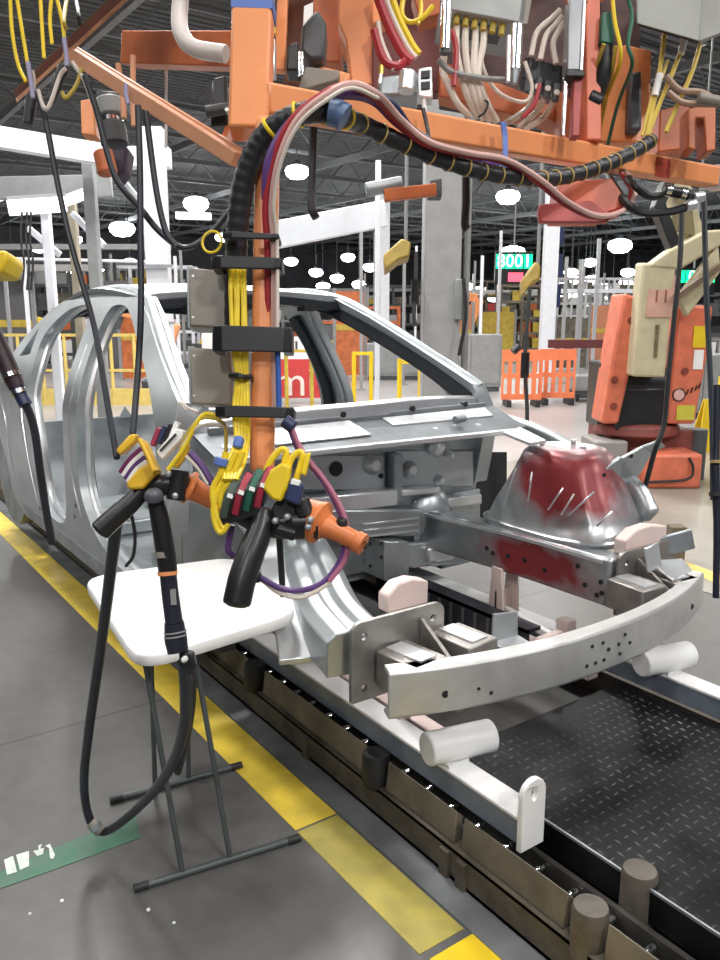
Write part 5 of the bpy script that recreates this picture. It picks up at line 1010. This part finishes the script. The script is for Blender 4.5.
# ================================================================== LEFT CONTROL HANDLE
lh = T('control_pendant', 'left hand control handle with yellow head and black slanted grip', 'control handle', PD(150, 490, 1.5))
mb = MB(); mb.tube([PD(146, 486, 1.49), PD(132, 502, 1.485), PD(116, 516, 1.48), PD(101, 530, 1.475)], .0195, 18, 5, radii=[.85, .95, 1.0, 1.03]); mb.lathe(PD(101, 530, 1.475), PD(98, 533, 1.474) - PD(101, 530, 1.475), [(0, .020), (.004, .018), (.007, .010), (.008, .001)], 18); mb.build('grip', BLACKP, lh)
mb = MB(); mb.prism([PD(125, 484, 1.46), PD(138, 468, 1.46), PD(152, 462, 1.46), PD(157, 472, 1.46), PD(143, 489, 1.46), PD(129, 490, 1.46)], FW * .045); mb.build('yellow_head', mat('amber_yellow', (.78, .47, .03), .4), lh, bevel=.005)
mb = MB(); mb.prism([PD(115, 450, 1.47), PD(130, 434, 1.47), PD(136, 434, 1.47), PD(134, 442, 1.47), PD(120, 456, 1.47)], FW * .03); mb.build('yellow_guard', MATS['amber_yellow'], lh, bevel=.004)
mb = MB(); mb.bar([PD(142, 440, 1.465), PD(150, 456, 1.46), PD(156, 472, 1.46)], .008, .04, 3, up=-FW); mb.build('yellow_bracket', MATS['amber_yellow'], lh, bevel=.003)
for k, m in enumerate((mat('plum', (.18, .03, .10), .4), WPLAST, PURPLE, WPLAST)):
    x = 122 + k * 1.5; y = 468 - k * 0 ; MB().bar([PD(121 + k * 2.4, 473 + k * 3.0, 1.485), PD(130 + k * 2.4, 460 + k * 3.0, 1.48), PD(143 + k * 1.6, 448 + k * 4.4, 1.478)], .010, .012, 3, up=-FW).build('cable_strip', m, lh, bevel=.002)
mb = MB(); mb.prism([PD(156, 452, 1.46), PD(176, 428, 1.46), PD(184, 430, 1.46), PD(182, 438, 1.46), PD(162, 460, 1.46)], FW * .03); mb.build('white_label_block', WPLAST, lh, bevel=.003)
MB().bar([PD(160, 451, 1.457), PD(176, 434, 1.457)], .004, .004, 1).build('label_line', DGREY, lh)
for k, m in enumerate((mat('plum_red', (.30, .03, .07), .4), NAVY, BLACKP, WPLAST)): MB().bar([PD(153 + k * 6, 446 - k * 2, 1.49), PD(160 + k * 6, 428 - k * 2, 1.49)], .009, .02, 1, up=-FW).build('connector', m, lh, bevel=.002)
mb = MB(); mb.prism([PD(172, 466, 1.455), PD(184, 444, 1.455), PD(189, 444, 1.455), PD(186, 456, 1.455), PD(176, 469, 1.455)], FW * .02); mb.build('yellow_clip', MATS['amber_yellow'], lh, bevel=.003)
mb = MB(); mb.tube([PD(150, 490, 1.49), PD(166, 484, 1.49), PD(188, 486, 1.5)], .021, 16, 4, radii=[.9, 1.05, 1.1]); mb.cyl(PD(180, 470, 1.48), PD(176, 500, 1.48), .018); mb.build('knuckle', BLACKP, lh, bevel=.002)
MB().lathe(PD(153, 488, 1.455), PD(154, 498, 1.46) - PD(153, 488, 1.455), [(0, .001), (.002, .010), (.008, .016), (.016, .018), (.024, .015), (.03, .005)], 16).build('ball_joint', mat('grey_ball', (.09, .09, .11), .4), lh)
for q in ((175, 496), (168, 474)): c = PD(*q, 1.462); MB().lathe(c, -FW, [(-.01, .006), (0, .006), (.003, .003), (.0035, .0005)], 8).build('bolt', STEELD, lh)
mb = MB(); mb.lathe(PD(186, 486, 1.50), PD(214, 500, 1.52) - PD(186, 486, 1.50), [(0, .026), (.003, .032), (.010, .032), (.012, .024), (.03, .02), (.066, .02), (.07, .024), (.08, .024)], 24); mb.build('nozzle', MATS['nozzle_orange'], lh, angle=30)
for pts, lab, m, r in (([(168, 470), (184, 448), (196, 424), (206, 414), (222, 418)], 'yellow cable arching from the left handle to the pole', YCABLE, .0045), ([(180, 450), (190, 430), (203, 418), (224, 424), (226, 452)], 'thin yellow cable arching beside it toward the blue tape', DYELLOW, .0035),
                       ([(182, 446), (196, 428), (212, 424), (228, 428)], 'thin white cable arching above the left nozzle', WHOSE, .0035), ([(190, 452), (202, 466), (214, 486), (222, 500)], 'purple cable slanting above the left nozzle', PURPLE, .0065), ([(186, 456), (198, 468), (208, 484)], 'pale cable beside the slanting purple cable', WHOSE, .004), ([(186, 410), (180, 402), (188, 408), (198, 412)], 'small pale wire curl under the lower beige grey box', WHOSE, .003)):
    one('cable', lab, 'cable', MB().tube([PD(a, b, 1.45) for a, b in pts], r, 8, 6), m)

# ================================================================== HANGING AIR TOOL, hoses and tethers
tl = T('air_tool', 'long black air driven nut runner hanging over the white table', 'power tool', PD(178, 660, 1.50))
axis = [PD(156, 496, 1.48), PD(163, 530, 1.49), PD(171, 590, 1.50), PD(177, 650, 1.51)]
MB().tube([PD(154, 494, 1.48), PD(160, 520, 1.485), PD(166, 556, 1.49), PD(168, 572, 1.495)], .0165, 18, 4, radii=[.85, 1.05, 1.1, 1.05]).build('upper_body', BLACKP, tl)
MB().tube([PD(168, 572, 1.495), PD(170, 592, 1.5), PD(174, 622, 1.505)], .0165, 18, 4, radii=[.95, .97, 1.0]).build('motor_sleeve', mat('ink_blue_black', (.018, .02, .035), .4), tl)
MB().tube([PD(174, 622, 1.505), PD(176, 640, 1.51), PD(178, 652, 1.51)], .0215, 18, 4, radii=[.85, 1.0, .9]).build('collar', MATS['ink_blue_black'], tl)
MB().tube([PD(167.4, 571, 1.495), PD(167.7, 575, 1.495)], .0185, 18, 1).build('orange_ring', ORANGE, tl)
MB().tube([PD(164.4, 551, 1.49), PD(165, 557, 1.49)], .0188, 18, 1).build('grey_ring', BOXG, tl)
for y in (631, 635): MB().tube([PD(175 + (y - 631) * .1, y, 1.508), PD(175.2 + (y - 631) * .1, y + 1.5, 1.508)], .0217, 18, 1).build('grey_ring', GREYP, tl)
MB().prism([PD(171, 605, 1.482), PD(170, 590, 1.48), PD(175, 589, 1.48), PD(176, 605, 1.482)], FW * .006).build('label', GREYP, tl)
MB().lathe(PD(184, 660, 1.49), -FW, [(-.01, .006), (.0, .006), (.004, .003), (.0045, .0005)], 10).build('swivel_nut', WPLAST, tl)
MB().prism([PD(178, 652, 1.5), PD(192, 652, 1.5), PD(196, 668, 1.5), PD(190, 676, 1.5), PD(179, 668, 1.5)], FW * .025).build('hose_swivel', BLACKP, tl, bevel=.006)
one('air_hose', 'black rubber hose looping from the air tool down to the floor and up', 'hose', MB().tube([PD(184, 662, 1.51), PD(186, 690, 1.56), PD(184, 730, 1.68), PD(170, 768, 1.88), PD(146, 800, 2.15), PD(116, 826, 2.32), PD(99, 831, 2.36), PD(88, 814, 2.36), PD(84, 780, 2.30), PD(89, 730, 2.15), PD(96, 680, 2.0), PD(104, 624, 1.83), PD(112, 560, 1.67), PD(119, 505, 1.60)], .0125, 10, 8), HOSE)
one('air_hose', 'black hose dropping behind the table from the air tool swivel', 'hose', MB().tube([PD(188, 664, 1.52), PD(192, 690, 1.6), PD(188, 730, 1.75), PD(178, 772, 1.9)], .009, 8, 6), BLACK)
item('hose_coupling', 'dull metal hose coupling at the lowest bend of the floor hose', 'coupling', [('sleeve', C((91, 822), (101, 832), 2.345, .017, n=14), BOXG, .003), ('nut', C((94, 824), (97, 829), 2.34, .019, n=6), STEELD, 0)])
tether = [([(37, 92), (46, 122), (57, 180), (68, 232), (82, 282), (95, 330), (106, 395), (117, 458)], 1.66, .0062, 'black hose from the upper angle bar slanting down to the left handle'),
          ([(85, 76), (97, 112), (107, 152), (118, 182), (140, 208), (160, 232), (184, 248), (208, 236), (232, 208), (246, 190)], 1.62, .0064, 'black hose drooping in a U to the ribbed conduit'),
          ([(138, 106), (140, 170), (140.5, 240), (141, 310), (138, 370), (133, 434)], 1.56, .0066, 'straight black tether falling from the lower angle bar to the left handle'),
          ([(146, 112), (152, 160), (158, 200), (166, 232), (176, 246)], 1.58, .0065, 'shorter black hose curving right of the straight tether')]
for pts, d, r, lab in tether: one('tether_hose', lab, 'hose', MB().tube([PD(a, b, min(d, 1.49 + .0012 * (452 - b)) if pts[-1][1] > 430 else d) for i, (a, b) in enumerate(pts)], r, 8, 6), HOSE, 0, 'dark hoses hanging from the angle bars')
one('cord', 'thin dark cord hanging in a loop below the left grip', 'cord', MB().tube([PD(131, 512, 1.5), PD(135, 535, 1.52), PD(133, 556, 1.54), PD(126, 566, 1.56)], .0035, 7, 6), BLACK)
# black grip strap handles at the bars
for q0, q1, lab in (((32, 96), (28, 124), 'black hose grip hanging under the left end of the upper angle bar'), ((64, 66), (50, 102), 'black hose grip slanting under the joint of the two angle bars')):
    item('hose_grip', lab, 'hose grip', [('sleeve', C(q0, q1, 1.7, .012, r2=.010, n=12), BLACK, .002), ('loop', MB().tube([PD(*q0, 1.7), PD(q0[0] + 3, q0[1] - 12, 1.69), PD(q0[0] + 1, q0[1] - 26, 1.68)], .0025, 6, 5), WHOSE, 0)])
for pts, lab in (([(28, 62), (31, 82), (33, 98)], 'lilac tie around the upper angle bar near its left end'), ([(64, 38), (66, 52), (67, 66)], 'lilac tie around the joint of the two angle bars'), ([(126, 84), (126, 94), (128, 104)], 'lilac tie around the lower angle bar above the straight tether')):
    one('cable_tie', lab, 'cable tie', MB().tube([PD(a, b, 1.6) for a, b in pts], .0045, 7, 4), mat('lilac_tie', (.36, .34, .52), .5))
for pts, lab, m in (([(10, -8), (12, 30), (18, 64), (26, 82)], 'leftmost yellow cable falling to the upper angle bar', YCABLE), ([(16, -8), (22, 30), (27, 60), (30, 78)], 'second yellow cable from the left falling to the upper angle bar', YCABLE), ([(40, -8), (42, 26), (44, 58)], 'third yellow cable from the left behind the upper angle bar', YCABLE), ([(52, -8), (50, 20), (52, 44)], 'fourth yellow cable from the left behind the upper angle bar', YCABLE), ([(55, -8), (62, 20), (65, 44)], 'fifth yellow cable from the left reaching the joint of the bars', YCABLE), ([(74, -8), (78, 12), (80, 26)], 'short dark cable above the joint of the bars', BLACK), ([(68, -8), (64, 18), (66, 30)], 'dull yellow cable above the joint of the bars', DYELLOW), ([(82, 68), (76, 86), (66, 98), (62, 92)], 'short yellow cable curl under the joint of the bars', DYELLOW), ([(38, 90), (44, 108), (50, 104), (60, 76), (66, 68)], 'pale cable drooping between the two black hose grips', WHOSE), ([(72, 62), (84, 80), (90, 96), (96, 110)], 'pale cable along the drooping black hose', WHOSE)):
    one('cable', lab, 'cable', MB().tube([PD(a, b, 1.8 if b < 0 or m is YCABLE else 1.63) for a, b in pts], .0042, 7, 6), m)
one('duct_hose', 'thick off-white flexible hose bending beside the square orange post', 'hose', MB().tube([PD(186, -30, 2.02), PD(180, 6, 2.02), PD(181, 32, 2.0), PD(194, 48, 1.98), PD(226, 54, 1.96)], .021, 14, 8), mat('offwhite_hose', (.66, .62, .60), .45))
# balancer reel with motor and orange plate, upper left
item('spring_balancer', 'orange and grey spring balancer hanging behind the lower angle bar', 'balancer', [
    ('orange_plate', Q([(81, 134), (80, 100), (92, 98), (96, 136)], 2.6, .05), ORANGE, .005), ('motor', C((110, 100), (112, 118), 2.5, .045), GREYP, .006), ('motor_ring', C((111, 118), (112, 124), 2.5, .035), CHROME, .002), ('gearbox', C((112, 124), (115, 146), 2.5, .042), DGREY, .006),
    ('cover', Q([(108, 172), (104, 150), (128, 146), (124, 170), (116, 178)], 2.45, .08), mat('deep_violet', (.05, .035, .07), .5), .008), ('reel', C((103, 152), (108, 174), 2.42, .03), ORANGED, .004), ('top_bracket', Q([(98, 102), (96, 90), (122, 92), (122, 104)], 2.55, .1), BLACKP, .005)])
for pts, lab in (([(118, 64), (122, 90), (124, 118)], 'left pale rod pair above the lower angle bar'), ([(133, 56), (133, 90), (134, 126)], 'right pale rod above the lower angle bar')): one('hanger_rod', lab, 'rod', MB().tube([PD(a, b, 2.1) for a, b in pts], .008, 8, 4), COPPER)
one('hanger_wire', 'thin white wire hanging below the orange rear arm', 'wire', MB().tube([PD(166, 66, 2.3), PD(166, 148, 2.3)], .004, 6, 1), WHITE)
# second tool at the left edge
item('air_tool', 'black hanging air tool with silver rings at the left picture edge', 'power tool', [
    ('body', MB().tube([PD(-14, 318, 1.75), PD(2, 352, 1.75), PD(12, 376, 1.75), PD(17, 388, 1.75)], .017, 14, 4, radii=[1.1, 1.1, 1.2, 1.0]), mat('maroon_black', (.03, .016, .02), .45), 0),
    ('ring', MB().tube([PD(10, 374, 1.745), PD(12, 378, 1.745)], .021, 14, 1), CHROME, 0), ('ring', MB().tube([PD(17.5, 390, 1.745), PD(19, 394, 1.745)], .017, 14, 1), CHROME, 0), ('tail', MB().tube([PD(13, 379, 1.75), PD(19, 392, 1.75), PD(26, 405, 1.75)], .0145, 14, 3), NAVY, 0)])
one('tether_hose', 'black hose trailing from the left edge air tool down past the rear door', 'hose', MB().tube([PD(25, 402, 1.75), PD(34, 428, 1.78), (PD(40, 470, 1.82)), PD(46, 510, 1.88), PD(52, 543, 1.92)], .009, 9, 6), HOSE)
one('hoist_housing', 'yellow hoist housing cut by the left picture edge', 'hoist', Q([(-30, 272), (-30, 250), (6, 250), (8, 258), (2, 272)], 3.0, .15), YELLOW, .01)
for x, lab in ((22, 'left thin pendant cord with hooks under the short strip lights'), (27, 'middle thin pendant cord under the short strip lights'), (31, 'right thin pendant cord under the short strip lights')): one('pendant_cord', lab, 'cord', MB().tube([PD(x, 212, 6), PD(x - 1, 240, 6), PD(x + 2, 262, 6), PD(x, 290, 6)], .008, 6, 5), BLACK)
# pendants at middle distance
def pendant(px, py, d, lab, w, cord, top=8.3):
    o = T('hoist_pendant', lab, 'hoist', PD(px, py, d)); s_ = d / F
    MB().prism([PD(px - w, py + 18, d), PD(px - w * 1.1, py + 2, d), PD(px + w * .3, py - 14, d), PD(px + w, py - 10, d), PD(px + w * .9, py + 4, d), PD(px, py + 8, d)], FW * .25).build('housing', mat('hoist_ochre', (.36, .25, .05), .5, var=.2), o, bevel=.02)
    c = PD(px + w * .6, py - 8, d + .1); MB().cyl(c, (c.x, c.y, top), .02, n=6).build('hanger', GREYP, o)
    pts = [PD(px + a, py + b, d) for a, b in cord]; MB().tube(pts, 2.1 * s_, 7, 5).build('cord', BLACK, o)
    b_ = pts[len(pts) // 2]; MB().tube([b_ + V((0, 0, .12)), b_ - V((0, 0, .12))], 4.2 * s_, 8, 1).build('switch', BLACKP, o)
    return o
pendant(398, 252, 8.0, 'dull yellow hoist pendant in front of the broad grey column', 13, ((18, 0), (18, 20), (17, 40), (16, 62), (17, 74)))
pendant(533, 275, 7.6, 'dull yellow hoist pendant left of the bright white column', 8, ((-3, 12), (-6, 50), (-8, 90), (-6, 130), (-6, 152)))
one('tool_tether', 'dark stick hanging over the orange barrier below the right pendant', 'cord', MB().tube([PD(519, 346, 7.4), PD(513, 352, 7.4)], .035, 8, 1), BLACK)
# thin cables at right
one('hanging_cable', 'thin black cable hanging in front of the cream robot arm', 'cable', MB().tube([PD(682, 205, 3.2), PD(680, 260, 3.2), PD(674, 320, 3.2), PD(668, 380, 3.2), PD(664, 424, 3.2), PD(655, 450, 3.2), PD(648, 476, 3.3), PD(640, 505, 3.4), PD(633, 508, 3.4)], .0105, 8, 6), BLACK)
one('hanging_cable', 'dark cable hanging right of the robot near the picture edge', 'cable', MB().tube([PD(704, 200, 2.6), PD(706, 280, 2.6), PD(709, 350, 2.6), PD(712, 420, 2.6), PD(713, 500, 2.6)], .009, 8, 6), mat('dark_slate_hose', (.03, .04, .05), .45))
item('air_tool', 'slim dark hanging tool at the right picture edge', 'power tool', [('body', MB().tube([PD(717, 385, 2.2), PD(716, 450, 2.2), PD(715, 470, 2.2), PD(717, 520, 2.2), PD(716, 598, 2.2)], .010, 12, 4, radii=[1, 1, 1.3, 1, .9]), mat('black_blue', (.012, .015, .03), .4), 0), ('collar', MB().tube([PD(715.4, 492, 2.19), PD(715.4, 496, 2.19)], .017, 12, 1), BLACK, 0), ('ring', MB().tube([PD(716, 460, 2.19), PD(716, 463, 2.19)], .016, 12, 1), mat('ochre_ring', (.4, .28, .12), .5), 0)])
one('tether_strap', 'dark hanging strap seen below the crossbeam left of the grey column', 'strap', MB().tube([PD(466, 170, 2.3), PD(466, 200, 2.3), PD(465, 224, 2.3), PD(468, 229, 2.3)], .012, 8, 5), BLACK)
one('tether_strap', 'black strap hanging below the conduit bend onto the large white beam', 'strap', MB().tube([PD(316, 78, 1.78), PD(314, 120, 1.88), PD(312, 180, 1.9), PD(312, 208, 1.9), PD(316, 218, 1.9)], .010, 8, 5), BLACK)
item('clamp_unit', 'small grey and orange clamp unit hanging beyond the conduit', 'clamp', [('arm', MB().bar([PD(384, 196, 3.4), PD(436, 190, 3.4)], .05, .05), ORANGED, .004), ('cylinder', C((366, 190), (402, 183), 3.4, .03), STEELD, .004), ('bracket', Q([(428, 196), (430, 180), (442, 178), (442, 196)], 3.4, .06), DGREY, .004)])

# ================================================================== LIGHT
w = bpy.data.worlds.new('world'); scn.world = w; w.use_nodes = True
bg = w.node_tree.nodes['Background']; bg.inputs['Color'].default_value = (.80, .86, 1, 1); bg.inputs['Strength'].default_value = WORLD
def lamp(x, y, z, power, size, name='bay_fill_light', col=(1, .98, .95)):
    l = bpy.data.lights.new(name, 'AREA'); l.energy = power; l.shape = 'DISK'; l.size = size; l.color = col
    o = bpy.data.objects.new(name, l); COL.objects.link(o); o.location = (x, y, z)
for i, (x, y, pw) in enumerate(LAMPS): lamp(x, y, 7.6, pw, 1.1)
scn.view_settings.view_transform = 'Standard'; scn.view_settings.look = 'None'; scn.view_settings.gamma = 1; scn.view_settings.use_curve_mapping = False
scn.view_settings.exposure = EXPO
scn.cycles.use_denoising = True; scn.cycles.max_bounces = 5; scn.cycles.diffuse_bounces = 3; scn.cycles.glossy_bounces = 3; scn.cycles.sample_clamp_indirect = 6
